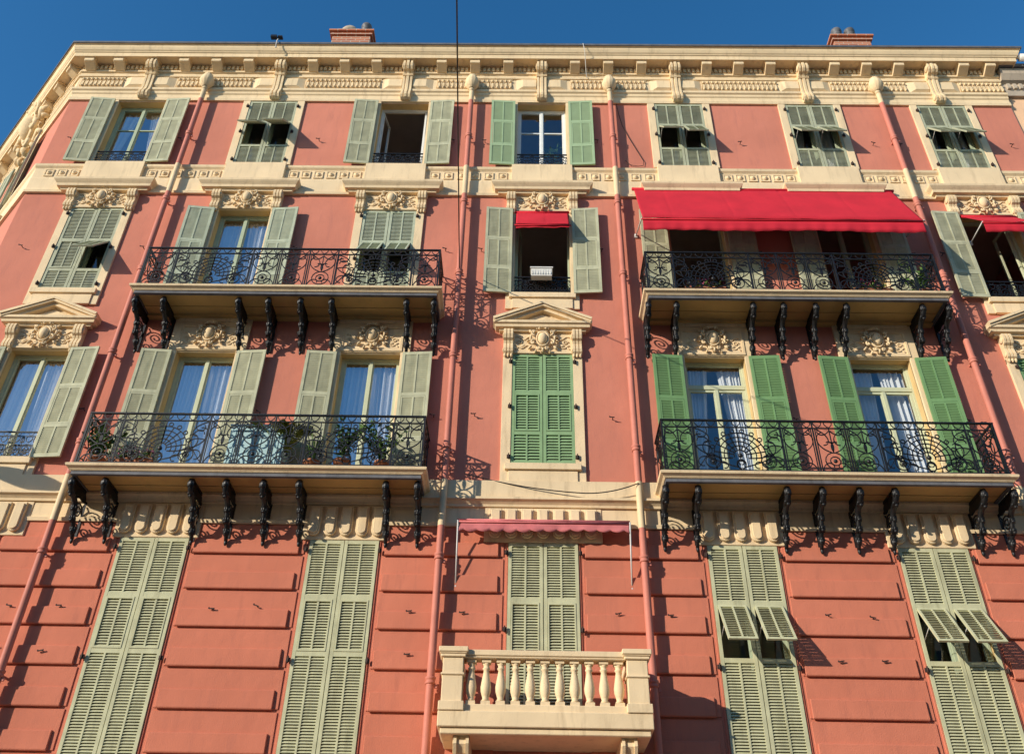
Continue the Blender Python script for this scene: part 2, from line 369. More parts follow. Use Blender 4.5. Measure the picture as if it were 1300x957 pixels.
# ------------------------------------------------------------------ ornament
def cartouche_mesh(s=1.0, rich=False):
    mb = MB()
    mb.ball((0,-.06*s,.0),(.105*s,.075*s,.125*s),16,10)                      # plain oval shield
    def ring(rx,rz,y,r,n=28): mb.tube([(rx*s*math.cos(2*PI*q/n),-y*s,rz*s*math.sin(2*PI*q/n)) for q in range(n+1)], r*s, 6)
    ring(.128,.150,.060,.020); ring(.165,.180,.030,.022)
    def vol(cx,cz,r,a0,dr,sx,th=.020,turn=4.6,n=20):                          # a volute of the strapwork
        mb.tube([(sx*(cx+r*(1-.82*q/n)*math.cos(a0+dr*turn*q/n))*s,-(.07+.02*q/n)*s,(cz+r*(1-.82*q/n)*math.sin(a0+dr*turn*q/n))*s) for q in range(n+1)], th*s, 6, True, True, (1.1,.8))
        mb.ball((sx*cx*s,-.075*s,cz*s),(.024*s,.03*s,.024*s),7,5)
    for sx in (-1,1):
        vol(.185,.125,.062,-1.9,1,sx); vol(.195,-.095,.066,1.9,-1,sx); vol(.075,.215,.050,-.3,1,sx,.018); vol(.075,-.205,.045,.4,-1,sx,.017)
        mb.tube([(sx*.235*s,-.05*s,.10*s),(sx*.262*s,-.06*s,.02*s),(sx*.245*s,-.05*s,-.05*s)], .024*s, 6)
        for (x,z,a,l,w) in ((.255,.175,35,.055,.026),(.275,.06,8,.05,.024),(.27,-.17,-40,.055,.024),(.15,.235,70,.04,.022),(.31,-.03,-12,.04,.018),(.15,-.25,-65,.045,.02)):
            mb.ball((sx*x*s,-.035*s,z*s),(l*s,.035*s,w*s),8,5,Matrix.Rotation(-sx*math.radians(a),4,'Y'))
    for q in range(5):
        a = math.radians(90+(q-2)*24); mb.ball((.055*s*math.cos(a),-.065*s,(.205+.055*math.sin(a))*s),(.018*s,.035*s,.045*s),7,5,Matrix.Rotation(-(a-PI/2),4,'Y'))
    mb.ball((0,-.05*s,-.235*s),(.035*s,.04*s,.05*s),8,5)
    mb.v = [(x*.86,y*1.15,z*1.06) for x,y,z in mb.v]
    return mb.mesh('cartouche', M['cream_orn'])
def hood_panel_mesh():      # framed panel with tendrils, local z 0 = panel bottom, height .5
    mb = MB(); w,h = .52,.50
    mb.box(-w-.06,w+.06,-.04,0,-.06,h+.02)
    for a,b,c,d in ((-w-.05,w+.05,-.05,-.01),(-w-.05,w+.05,h-.03,h+.01),(-w-.05,-w-.01,-.01,h-.03),(w+.01,w+.05,-.01,h-.03)):
        mb.box(a,b,-.062,-.04,c,d)
    for s in (-1,1):
        for z,ph in ((.10,0),(.30,1.2)):
            pts = [(s*(.22+.27*t/14),-.05,z+.035*math.sin(t*.55+ph)) for t in range(15)]; mb.tube(pts,.012,5)
        pts = [(s*(.42+.055*(1-t/20)*math.cos(t*.5)),-.05,.20+.055*(1-t/20)*math.sin(t*.5)) for t in range(18)]; mb.tube(pts,.012,5)
        mb.ball((s*.36,-.045,.13),(.05,.02,.03),7,5); mb.ball((s*.33,-.045,.27),(.05,.02,.025),7,5)
        mb.tube([(s*.44,-.045,.10),(s*.48,-.045,.06),(s*.50,-.045,.04)],.012,4)
    return mb.mesh('hood_panel', M['cream_orn'])
def console_mesh(h=.52):    # small scrolled console, top at z 0
    mb = MB()
    pts = [(0,0),(-.17,0),(-.185,-.04),(-.19,-.12),(-.165,-.19),(-.12,-.22),(-.10,-.27),(-.115,-.32),(-.13,-.38),(-.12,-.44),(-.08,-.48),(-.03,-h+.02),(0,-h+.02)]
    k = h/.52
    mb.prism_x([(y*.85,z*k) for y,z in pts], -.09, .09)
    for c in (-.062,0,.062): mb.prism_x([(y,z*k) for y,z in pts], c-.022, c+.022)
    for s in (-1,1):
        mb.lathe([(.001,0),(.06,0),(.066,.006),(.04,.014),(.001,.016)], (s*.09,-.105,-.115*k), 12, True, Matrix.Rotation(s*PI/2,4,'Y'))
        mb.lathe([(.001,0),(.04,0),(.045,.006),(.025,.012),(.001,.014)], (s*.09,-.075,-.40*k), 12, True, Matrix.Rotation(s*PI/2,4,'Y'))
    for i in range(3): mb.ball(((i-1)*.06,-.075,-h+.02),(.026,.03,.045),6,4)
    return mb.mesh('console', M['cream_orn'])
def crown_mesh():           # small cornice above storey 3 windows; local z 0 = underside
    mb = MB()
    prof = [(0,0),(.12,0),(.13,.05),(.19,.06),(.20,.12),(.24,.17),(.26,.20),(.265,.25),(.24,.27),(0,.28)]
    mb.sweep(prof, [(-.80,0.001),(-.80,0),(.80,0),(.80,.001)])
    return mb.mesh('hood_cornice', M['cream'])
def pediment_mesh():        # local z 0 = underside of the base cornice
    mb = MB(); W = .70
    base = [(0,0),(.10,0),(.11,.04),(.17,.05),(.18,.10),(.215,.12),(.22,.17),(0,.18)]
    mb.sweep(base, [(-W,0.001),(-W,0),(W,0),(W,.001)])
    WW = .92; ap = .60; zb = .17
    mb.prism_y([(-WW+.1,zb),(WW-.1,zb),(0,ap-.08)], -.06, 0)
    th = math.atan2(ap-zb-.05, WW)
    for s in (-1,1):
        for (o0,o1,d) in ((0,.05,.26),(.05,.09,.235),(.09,.15,.17)):
            z0 = lambda x,o: ap-o-(ap-zb-.05)*abs(x)/WW
            pr = [(0,z0(0,o0)),(s*WW,z0(WW,o0)),(s*(WW-o1*.4),z0(WW,o1)),(0,z0(0,o1))]
            mb.prism_y(pr, -d+(.001 if s>0 else 0), -.001 if s>0 else 0)
    mb.prism_y([(-.45,zb+.03),(.45,zb+.03),(0,zb+.22)], -.085, -.05)
    return mb.mesh('pediment', M['cream'])
def tabs_mesh(n=5, pitch=.255):     # ground-storey hood of rounded tabs
    mb = MB(); W = n*pitch/2+.05
    mb.box(-W,W,-.045,0,6.10,6.70)
    for i in range(n):
        x = (i-(n-1)/2)*pitch; w = .098; lean = (i-(n-1)/2)*.012
        for (sc,y0,y1) in ((1,-.10,-.045),(.72,-.125,-.10)):
            ww = w*sc; pr = [(x-ww-lean*.3,6.665-.03*(1-sc)),(x+ww-lean*.3,6.665-.03*(1-sc))]
            zc = 6.25
            pr = [(x+ww,6.66-.04*(1-sc)*3)]+[(x+ww*math.cos(a*PI/10), zc-ww*math.sin(a*PI/10)) for a in range(11)]+[(x-ww,6.66-.04*(1-sc)*3)]
            mb.prism_y(pr, y0, y1)
    return mb.mesh('tab_hood', M['cream'])

# ------------------------------------------------------------------ shutters and windows
def slats(mb, x0, x1, z0, z1, pitch=.05, dep=.034, th=.007, rise=.030):
    n = max(1,int((z1-z0)/pitch)); st = (z1-z0)/n
    for i in range(n):
        z = z0+(i+.5)*st; a = rise
        mb.add([(x0,-dep/2,z-a-th),(x1,-dep/2,z-a-th),(x1,dep/2,z+a-th),(x0,dep/2,z+a-th),(x0,-dep/2,z-a),(x1,-dep/2,z-a),(x1,dep/2,z+a),(x0,dep/2,z+a)],
               [(0,1,2,3),(4,7,6,5),(0,4,5,1),(2,6,7,3)])
SL = {k:(.038,.030,.006,.026) for k in ('sh_pale','sh_sage','sh_mint','sh_aqua')}
SL['sh_green_faded'] = SL['sh_green'] = (.052,.036,.008,.030); SL['sh_low'] = (.041,.034,.007,.017)
def leaf_mesh(w, rows, key, mat, hole=-1, pitch=.05):
    """louvred leaf, outer face towards -y, origin bottom left; rows = heights of the rails; hole = index of the row whose flap is separate"""
    def fn():
        mb = MB(); h = rows[-1]; t = .021; sw = .052
        mb.box(0,sw,-t,t,0,h); mb.box(w-sw,w,-t,t,0,h)
        for k,z in enumerate(rows):
            a = z-.035 if 0<k<len(rows)-1 else (z if k==0 else z-.06); b = z+.035 if 0<k<len(rows)-1 else (z+.07 if k==0 else z)
            mb.box(sw,w-sw,-t+.002,t-.002,a,b)
        for k in range(len(rows)-1):
            if k == hole: continue
            z0 = rows[k]+(.07 if k==0 else .035); z1 = rows[k+1]-(.06 if k==len(rows)-2 else .035)
            if k == 1:                                       # the hinged flap keeps its own frame
                e = .028
                mb.box(sw+.004,sw+e,-t-.008,t-.004,z0+.004,z1-.004); mb.box(w-sw-e,w-sw-.004,-t-.008,t-.004,z0+.004,z1-.004)
                mb.box(sw+e,w-sw-e,-t-.008,t-.004,z0+.004,z0+.034); mb.box(sw+e,w-sw-e,-t-.008,t-.004,z1-.034,z1-.004)
                a0,a1,z0,z1 = sw+e,w-sw-e,z0+.034,z1-.034
            else: a0,a1 = sw,w-sw
            xm = w/2
            mb.box(xm-.014,xm+.014,-t+.001,t-.001,z0,z1)
            slats(mb,a0,xm-.014,z0,z1,*SL[mat]); slats(mb,xm+.014,a1,z0,z1,*SL[mat])
        return mb.mesh('leaf_'+key, M[mat])
    return cached(('leaf',w,tuple(rows),mat,hole), fn)
def flap_mesh(w, h, mat):
    def fn():
        mb = MB(); t = .016; e = .032
        mb.box(0,e,-t,t,-h,0); mb.box(w-e,w,-t,t,-h,0); mb.box(e,w-e,-t+.001,t-.001,-h,-h+.04); mb.box(e,w-e,-t+.001,t-.001,-.04,0)
        xm = w/2; mb.box(xm-.013,xm+.013,-t+.002,t-.002,-h+.04,-.04)
        slats(mb,e,xm-.013,-h+.04,-.04,*SL[mat]); slats(mb,xm+.013,w-e,-h+.04,-.04,*SL[mat])
        return mb.mesh('flap', M[mat])
    return cached(('flap',w,h,mat), fn)
def hinge_mesh():
    mb = MB(); mb.box(-.03,.03,-.03,0,-.03,.03); mb.tube([(0,-.035,-.05),(0,-.035,.05)],.012,6); return mb.mesh('hinge', M['mark'])
def catch_mesh():           # shutter dog on its stud
    mb = MB(); mb.tube([(0,.02,0),(0,-.06,0)],.008,5); mb.box(-.055,.03,-.07,-.058,-.008,.008); mb.ball((-.055,-.064,.008),(.013,.010,.016),6,4); return mb.mesh('catch', M['mark'])
def surround_mesh(hw, z0, z1, sw, key, sill=None):
    def fn():
        mb = MB(); d = .045 if z1>6.2 else .018
        mb.box(-hw-sw,-hw,-d,.02,z0,z1); mb.box(hw,hw+sw,-d,.02,z0,z1); mb.box(-hw,hw,-.012,.02,z1-.02,z1)
        return mb.mesh('surround_'+key, M['red_low' if z1<6.2 else 'cream'])
    return cached(('sur',hw,z0,z1,sw), fn)
def casement_mesh(w, h, kind, mat):
    """frame + sashes standing in the opening, centre x 0, bottom z 0; returns mesh and pane rects"""
    key = ('case',w,h,kind,mat); panes = []
    mb = MB(); fw = .036
    hw = w/2
    mb.box(-hw,-hw+fw,-.03,.05,0,h); mb.box(hw-fw,hw,-.03,.05,0,h); mb.box(-hw+fw,hw-fw,-.03,.05,h-fw,h); mb.box(-hw+fw,hw-fw,-.03,.05,0,.04)
    top = h-fw
    if 'transom' in kind:
        zt = h-.52; mb.box(-hw+fw,hw-fw,-.035,.05,zt-.07,zt); panes.append((-hw+fw+.035,hw-fw-.035,zt+.03,top-.03))
        mb.box(-hw+fw,-hw+fw+.035,-.015,.04,zt,top); mb.box(hw-fw-.035,hw-fw,-.015,.04,zt,top)
        mb.box(-hw+fw+.035,hw-fw-.035,-.015,.04,zt,zt+.03); mb.box(-hw+fw+.035,hw-fw-.035,-.015,.04,top-.03,top)
        top = zt-.07
    if 'open' not in kind:
        for s in (-1,1):
            a,b = sorted((s*.0,s*(hw-fw)))
            ia,ib = (a+.06,b-.035) if s>0 else (a+.035,b-.06)
            ia,ib = (.05,hw-fw-.05) if s>0 else (-hw+fw+.05,-.05)
            zb = .14 if h<2.3 else .28
            mb.box(a,ia,-.018+.001*s,.035,.04,top); mb.box(ib,b,-.018+.001*s,.035,.04,top)
            mb.box(ia,ib,-.016,.033,.04,zb); mb.box(ia,ib,-.016,.033,top-.05,top)
            if 'bar' in kind:
                zm = zb+(top-zb)*.62; mb.box(ia,ib,-.012,.03,zm-.014,zm+.014)
            panes.append((ia,ib,zb,top-.05))
        mb.box(-.028,.028,-.035,-.017,.05,top-.01)
    return cached(key, lambda: mb.mesh('casement', M[mat])), panes
def pane_mesh(panes, mat):
    def fn():
        mb = MB()
        for a,b,c,d in panes: mb.add([(a,.008,c),(b,.008,c),(b,.008,d),(a,.008,d)],[(0,1,2,3)])
        return mb.mesh('pane', M[mat], recalc=False)
    return cached(('pane',tuple(panes),mat), fn)
def curtain_mesh(w, h, gap, seed):
    def fn():
        mb = MB(); rnd = random.Random(seed)
        for s in (-1,1):
            n = 60; ph = rnd.random()*6; cols = []
            for i in range(n+1):
                t = i/n; x0 = s*(gap*.25+(w/2-gap*.25)*t); x1 = s*(gap+(w/2-gap)*t)
                y = .030*math.sin(t*(17+seed%3*4)+ph)*(.5+.5*math.sin(t*5+ph))+.016*math.sin(t*43+ph*2)+.008*math.sin(t*90+ph)
                cols.append([(x0,y,h),(x0*.5+x1*.5,y*1.1,h*.5),(x1,y*1.3,0)])
            vs = [p for c in cols for p in c]
            mb.add(vs, [(i*3+j,(i+1)*3+j,(i+1)*3+j+1,i*3+j+1) for i in range(n) for j in range(2)], True)
        return mb.mesh('curtain', M['curtain'], recalc=False)
    return cached(('curt',w,h,gap,seed), fn)

# ---- ironwork curves (2-D, x and z) -----------------------------------------
def clo(p, heading, L, k0, k1, n=20, ease=2.0):
    x,z = p; a = heading; out = [(x,z)]; ds = L/n
    for i in range(n):
        t = (i+.5)/n; k = k0+(k1-k0)*t**ease; a += k*ds; x += math.cos(a)*ds; z += math.sin(a)*ds; out.append((x,z))
    return out
def circ(cx,cz,r,n=14,a0=0,a1=2*PI): return [(cx+r*math.cos(a0+(a1-a0)*i/n),cz+r*math.sin(a0+(a1-a0)*i/n)) for i in range(n+1)]
def narrow_lines(w, h):       # h = height between bottom rail and frieze rail
    L = []; r = min(.155,w*.3)
    L.append(circ(0,r+.03,r)); L.append(circ(0,r+.03,r*.52,10)); 
    for s in (-1,1):
        L.append([(s*(w/2-.035),0),(s*(w/2-.035),h)])
        L.append([(s*x,z) for x,z in clo((.03,r*2+.03),.35,.50,2,9,18,1.5)])
        L.append([(s*x,z) for x,z in clo((w/2-.05,h-.02),PI+.5,.42,1.5,16,18,2)])
        L.append([(s*x,z) for x,z in clo((w/2-.045,.02),PI*.5+.2,.30,3,22,16,1.5)])
        L.append([(s*x,z) for x,z in clo((.01,h-.05),-.9,.30,2,26,16,1.5)])
        L.append([(s*x,z) for x,z in clo((0,r*2+.05),PI*.62,.26,-2,-22,14,1.5)])
    L.append([(0,r*2+.03),(0,h)])
    L.append([(-.035,h*.66),(.035,h*.66)])
    return L
def fan_lines(w, h):
    L = []; c = h*.34
    for r in (.10,.18,.26,.34,.42): L.append(circ(0,c,r*h/.8,20,-.35,PI+.35))
    for k in range(9):
        a = PI*(k+.5)/9; L.append([(.10*math.cos(a),c+.10*math.sin(a)),(.42*h/.8*math.cos(a),c+.42*h/.8*math.sin(a))])
    for k in range(10):
        a = PI*k/9; r = .46*h/.8; L.append(circ(r*math.cos(a),c+r*math.sin(a),.035,7))
    for s in (-1,1):
        L.append([(s*x,z) for x,z in clo((.06,.06),.25,.9,.4,14,26,3)])
        L.append([(s*x,z) for x,z in clo((.12,.22),-.1,.95,1.2,13,26,4)])
        L.append([(s*x,z) for x,z in clo((w/2-.03,.05),PI*.72,.80,-.5,-17,24,3)])
        L.append([(s*x,z) for x,z in clo((w/2-.02,h*.55),PI*.9,.42,1,20,18,1.5)])
        L.append([(s*x,z) for x,z in clo((w/2-.02,h-.02),PI+.3,.45,1,18,18,2)])
        L.append([(s*x,z) for x,z in clo((.40,.0),PI*.5,.62,-1.5,-15,22,1.2)])
        L.append([(s*x,z) for x,z in clo((.40,.0),PI*.5,.42,3,22,18,1.2)])
        L.append([(s*x,z) for x,z in clo((.5,h),-PI*.6,.4,3,20,18,1.2)])
        L.append(circ(s*.44,.155,.12,12)); L.append(circ(s*.44,.155,.05,8))
        L.append([(s*x,z) for x,z in clo((0,.0),.6,.40,3,26,16,1.2)])
        L.append([(s*(w/2-.015),0),(s*(w/2-.015),h)])
    L.append(circ(0,.10,.07,10)); L.append([(0,.17),(0,h)])
    return L
def add_lines(mb, L, T, r=.0108, n=4):
    for l in L: mb.tube([T(x,z) for x,z in l], r, n, False)
def rosette(mb, T, x, z, r):
    c = Vector(T(x,z)); mb.ball(c,(r,r*.8,r),8,5)
def frieze_lines(w, h):
    L = []; n = max(1,round(w/.19)); st = w/n
    for i in range(n):
        x = -w/2+(i+.5)*st
        for s in (-1,1): L.append([(x+s*a,z) for a,z in clo((0,0.004),.5,st*1.1,3,34,12,1.4)])
    return L
def railing_mesh(x0, x1, depth, H, bays):
    """front railing from x0 to x1 at y=-depth plus the two returns; local z 0 = slab top"""
    mb = MB(); fz = H-.14; b0 = .05
    def seg(a, b, kind, T, L):
        pass
    F = lambda cx: (lambda x,z: (cx+x,-depth,z))
    for (y0,y1) in ((-depth-.022,-depth+.022),):
        mb.box(x0-.02,x1+.02,y0,y1,H-.022,H); mb.box(x0,x1,-depth-.012,-depth+.012,fz-.008,fz+.008); mb.box(x0,x1,-depth-.014,-depth+.014,b0-.012,b0+.006)
    cuts = [x0]
    for b in bays: cuts += [b-.71,b+.71]
    g0,g1 = bays[0]+.71,bays[1]-.71; st = (g1-g0)/3; cuts += [g0+st,g0+2*st]; cuts.append(x1); cuts = sorted(cuts)
    for a,b in zip(cuts,cuts[1:]):
        w = b-a; cx = (a+b)/2; T0 = F(cx); T = lambda x,z,T0=T0: T0(x,z+b0); Tf = lambda x,z,T0=T0: T0(x,z+fz+.01)
        if w > 1: add_lines(mb, fan_lines(w,fz-b0), T); [rosette(mb,T,s*.44,.155,.03) for s in (-1,1)]; rosette(mb,T,0,(fz-b0)*.34,.04)
        else: add_lines(mb, narrow_lines(w,fz-b0), T); rosette(mb,T,0,min(.155,w*.3)+.03,.035)
        add_lines(mb, frieze_lines(w,.1), Tf, .009)
    for c in cuts:
        r = .016 if c in (x0,x1) else .011
        mb.box(c-r,c+r,-depth-r,-depth+r,-.02,H-.02)
    for x in (x0,x1):                                     # returns to the wall
        mb.box(x-.02,x+.02,-depth+.022,-.0,H-.024,H-.002); mb.box(x-.01,x+.01,-depth,0,fz-.008,fz+.008); mb.box(x-.012,x+.012,-depth,0,b0-.012,b0+.006)
        T = lambda u,z,x=x: (x,-depth/2+u,z+b0); Tf = lambda u,z,x=x: (x,-depth/2+u,z+fz+.01)
        add_lines(mb, narrow_lines(depth-.04,fz-b0), T); add_lines(mb, frieze_lines(depth-.04,.1), Tf, .009)
        add_lines(mb, [circ(0,.52,.10,10)], T)
    return mb.mesh('railing', M['iron'])
def guard_mesh(w, h):
    mb = MB(); T = lambda x,z: (x,0,z+.03)
    mb.box(-w/2,w/2,-.014,.014,h-.02,h); mb.box(-w/2,w/2,-.01,.01,.0,.02); mb.box(-w/2,w/2,-.008,.008,h-.10,h-.088)
    hh = h-.13; n = 5; st = w/n
    for i in range(n):
        cx = -w/2+(i+.5)*st; C_ = lambda x,z,cx=cx: T(cx+x,z)
        add_lines(mb, [circ(0,hh*.36,min(st*.40,hh*.34),10), circ(0,hh*.36,min(st,hh)*.16,8)], C_, .009)
        for s in (-1,1):
            add_lines(mb, [[(s*x,z) for x,z in clo((0,hh*.68),.6,st*.9,3,34,12,1.3)], [(s*x,z) for x,z in clo((st*.48,0),PI*.6,st*.9,3,34,12,1.3)], [(s*x,z) for x,z in clo((st*.48,hh),-PI*.7,st*.8,3,34,12,1.3)]], C_, .008)
        add_lines(mb, [[(st/2,0),(st/2,hh)]], C_, .008)
        add_lines(mb, [[(s*x,z) for x,z in clo((0,0),.6,st*.6,3,30,8,1.3)] for s in (-1,1)], lambda x,z,cx=cx: (cx+x,0,h-.085+z*.8), .005)
    return mb.mesh('guard_rail', M['iron'])
def iron_bracket_mesh(D=.66, H=.80):     # openwork console, top at z 0, x = thickness
    mb = MB()
    S = [(-D+.02,-.02),(-D+.01,-.09),(-D+.05,-.17),(-D+.13,-.22),(-D+.22,-.25),(-D+.29,-.30),(-D+.33,-.37),(-D+.355,-.45),(-D+.39,-.53),(-.20,-.60),(-.15,-.66),(-.12,-.74),(-.09,-H)]
    mb.tube([(0,y,z) for y,z in S], .040, 8, True, True, (1.3,.75))
    for i in (1,3,6,8,10):                                    # acanthus leaves lapping down the front
        y,z = S[i]; dy,dz = S[i+1][0]-S[i-1][0], S[i+1][1]-S[i-1][1]; a = math.atan2(dz,dy)
        Rm = Matrix.Rotation(a,4,'X')
        for s in (-1,0,1): mb.ball((s*.034,y-.022+.012*abs(s),z-.012),(.024,.065,.022),7,5,Rm)
        mb.ball((0,y-.045,z-.045),(.030,.026,.026),7,5)
    mb.ball((0,-D+.03,-.075),(.055,.055,.065),8,6); mb.ball((0,-.15,-.69),(.05,.05,.07),8,6); mb.ball((0,-.09,-H-.02),(.028,.028,.06),7,5)
    mb.box(-.022,.022,-D+.02,-.01,-.035,0); mb.box(-.022,.022,-.03,0,-H+.02,-.03)
    # filled upper web and open spirals
    mb.prism_x([(-D+.06,-.035),(-.03,-.035),(-.03,-.16),(-.12,-.19),(-.25,-.17),(-.36,-.21),(-.45,-.18),(-D+.08,-.15)], -.010, .010)
    for c,r,t0,n in (((-.20,-.36),.135,0,24),((-.115,-.60),.085,2,20),((-.40,-.23),.075,1,18)):
        mb.tube([(0,c[0]+r*(1-t/(n*1.15))*math.cos(t*.55+t0), c[1]+r*(1-t/(n*1.15))*math.sin(t*.55+t0)) for t in range(n)], .013, 5)
    mb.tube([(0,-.06,-.20),(0,-.10,-.26),(0,-.06,-.34),(0,-.04,-.42),(0,-.07,-.50)],.012,5)
    return mb.mesh('iron_bracket', M['iron'])

# ------------------------------------------------------------------ windows
R5 = [0,.62,1.42,2.13]
def window(i, z0, z1, style, base=(0,0,0), rz=0, **k):
    """one window unit = part of the building; its pieces = sub-parts"""
    x = XC[i] if i is not None else 0
    hw = .55; h = z1-z0; sw = k.get('sw',.16)
    loc = (x,0,0) if i is not None else base
    ztop = k.get('ztop', z1); zbot = k.get('zbot', z0)
    w = place('window', surround_mesh(hw, zbot, ztop, sw, style), root, loc, (0,0,rz), label=k.get('label'), bevel=.004)
    mat = k.get('mat','sh_pale'); rows = k.get('rows') 
    if not rows: rows = [0,h*.29,h*.665,h]
    rows = [r for r in rows]
    lw = .541
    if style == 'closed':
        fl = k.get('flaps',{})
        for s in (0,1):
            hole = 1 if s in fl else -1
            place('shutter', leaf_mesh(lw, rows, mat, mat, hole), w, (-lw-.006 if s==0 else .006, -.012, z0+.004), (0,0,math.radians((.5 if s==0 else -.4)*random.uniform(.2,1))))
            if s in fl:
                fh = rows[2]-rows[1]-.07
                a = fl[s]
                place('shutter_flap', flap_mesh(lw-.112,fh,mat), w, ((-lw-.006 if s==0 else .006)+.056, -.022, z0+rows[2]-.035), (-math.radians(a),0,0))
                mb = MB()
                for xx in (.012,):
                    ya,za = -math.sin(math.radians(a))*fh*.55, -math.cos(math.radians(a))*fh*.55
                    mb.tube([(xx,ya,za),(xx-.01,.01,-fh*.62)],.005,4)
                place('flap_stay', cached(('stay',a,fh), lambda mb=mb: mb.mesh('stay',M['steel'])), w, ((-lw-.006 if s==0 else .006)+.056, -.022, z0+rows[2]-.035))
    elif style == 'open':
        tilt = k.get('tilt',(4,4))
        for s in (0,1):
            if s in k.get('missing',()): continue
            # leaf folded back: turned through 180 degrees about its hinge
            a = math.radians(180-tilt[s])
            if s == 0: place('shutter', leaf_mesh(lw, rows, mat, mat), w, (-hw-.035,-.075,z0+.004-.03), (0,0,-a+PI+PI+0*PI)) if False else place('shutter', leaf_mesh(lw, rows, mat, mat), w, (-hw-.055,-.095,z0-.02), (0,0,PI+math.radians(tilt[0])))
            else: place('shutter', leaf_mesh(lw, rows, mat, mat), w, (hw+.055+lw*math.cos(math.radians(tilt[1])),-.095-lw*math.sin(math.radians(tilt[1])),z0-.02), (0,0,PI-math.radians(tilt[1])))
    for s in (-1,1):
        for zz in (z0+.14,z0+h*.5,z1-.18):
            if style == 'closed': place('hinge', cached('hinge',hinge_mesh), w, (s*(hw+.03),-.045,zz))
    case = k.get('case')
    if case:
        me, panes = casement_mesh(1.10, h, case, k.get('cmat','frame_green'))
        c = place('window_frame', me, w, (0,.20,z0))
        if panes and not k.get('noglass'): place('pane', pane_mesh(panes, k.get('gmat','glass')), w, (0,.20,z0))
        if 'open' in case:                                    # sashes swung inwards
            sash = cached(('sash',h,k.get('cmat')), lambda: (lambda mb: [mb.box(0,.05,0,.04,.05,h-.06), mb.box(.40,.45,0,.04,.05,h-.06), mb.box(.05,.40,.002,.038,.05,.16), mb.box(.05,.40,.002,.038,h-.12,h-.06), mb][-1])(MB()).mesh('sash', M[k.get('cmat','frame_green')]))
            for s,a in ((0,80),(1,96)):
                if s in k.get('nosash',()): continue
                place('sash', sash, w, (-.49 if s==0 else .49, .22, z0), (0,0,math.radians(a)))
    if k.get('curtain') is not None:
        place('curtain', curtain_mesh(1.0, h-.12, k['curtain'], i or 0), w, (0,.34,z0+.05))
    if k.get('guard'):
        place('guard_rail', cached(('guard',k['guard']), lambda: guard_mesh(1.09,k['guard'])), w, (0,-.02,z0+.03))
    if k.get('sill'):
        mb = MB(); mb.box(-.64,.64,-.11,.3,z0-.12,z0-.001); mb.box(-.58,.58,-.07,0,z0-.36,z0-.12)
        place('sill', cached(('sill',h), lambda: mb.mesh('sill',M['cream'])), w, (0,0,0), bevel=.006)
    if k.get('hood') == 'crown':
        place('hood_cornice', cached('crown',crown_mesh), w, (0,0,13.905))
        if not k.get('plain'):
            for s in (-1,1): place('console', cached('console',console_mesh), w, (s*.645,0,13.905))
            place('hood_panel', cached('hpanel',hood_panel_mesh), w, (0,0,13.50))
            place('cartouche', cached('cart',cartouche_mesh), w, (0,-.045,13.74))
    if k.get('hood') == 'pediment':
        place('pediment', cached('pedim',pediment_mesh), w, (0,0,10.28))
        for s in (-1,1): place('console', cached('console2',lambda: console_mesh(.56)), w, (s*.63,0,10.28))
        place('hood_panel', cached('hpanel',hood_panel_mesh), w, (0,0,9.85))
        place('cartouche', cached('cart',cartouche_mesh), w, (0,-.045,10.09))
    if k.get('hood') == 'panel':
        place('hood_panel', cached('hpanel',hood_panel_mesh), w, (0,0,9.865))
        place('cartouche', cached('cart',cartouche_mesh), w, (0,-.045,10.14))
        mb = MB(); mb.box(-.72,.72,-.045,0,9.795,10.61); mb.box(-.66,.66,-.075,-.045,10.45,10.56)
        place('overdoor', cached('overdoor', lambda: mb.mesh('overdoor',M['cream'])), w, (0,.001,0), bevel=.005)
    return w

# storey 4
T4 = dict(z0=14.82, z1=16.94)
def win4(i, style, **k): k.setdefault('rows',R5); return window(i, 14.82, 16.94, style, zbot=14.82, ztop=16.968, **k)
win4(0,'open',mat='sh_pale',case='bar',guard=.37,tilt=(5,4),curtain=.42)
win4(1,'closed',mat='sh_sage',flaps={0:44,1:47},case='plain',gmat='glass_dark')
win4(2,'open',mat='sh_pale',case='open',cmat='frame_white',guard=.37,tilt=(4,3))
win4(3,'open',mat='sh_mint',case='bar',cmat='frame_white',guard=.37,tilt=(3,3),gmat='glass_mid')
win4(4,'closed',mat='sh_sage',flaps={0:38,1:33},case='plain',gmat='glass_dark')
win4(5,'closed',mat='sh_sage',flaps={0:34,1:34},case='plain',gmat='glass_dark',curtain=.3)
win4(6,'closed',mat='sh_sage',flaps={0:34,1:34},case='plain',gmat='glass_dark',curtain=.3)
# storey 3
def win3(i, style, fr, **k): return window(i, 10.72 if fr else 11.22, 13.45, style, zbot=10.72 if fr else 10.86, ztop=13.48, hood='crown', sill=not fr, **k)
win3(0,'closed',False,mat='sh_sage',rows=[0,.52,1.33,2.22],flaps={1:40},case='plain',gmat='glass_dark')
win3(1,'open',True,mat='sh_aqua',case='plain',cmat='frame_green',tilt=(6,4),curtain=.2,rows=[0,.9,1.78,2.72])
win3(2,'closed',True,mat='sh_aqua',rows=[0,1.02,1.85,2.72],flaps={0:36,1:36},case='plain',gmat='glass_dark')
win3(3,'open',False,mat='sh_pale',case='open',cmat='frame_green',guard=.42,tilt=(4,4),rows=[0,.62,1.42,2.27],nosash=(1,))
win3(4,'open',True,mat='sh_pale',case='open',cmat='frame_green',tilt=(6,4),plain=True,rows=[0,.9,1.78,2.72],nosash=(0,1))
win3(5,'open',True,mat='sh_pale',case='plain',cmat='frame_green',tilt=(5,6),plain=True,gmat='glass_dark',rows=[0,.9,1.78,2.72])
win3(6,'open',False,mat='sh_pale',case='open',cmat='frame_cream',guard=.42,tilt=(3,4),rows=[0,.62,1.42,2.27])
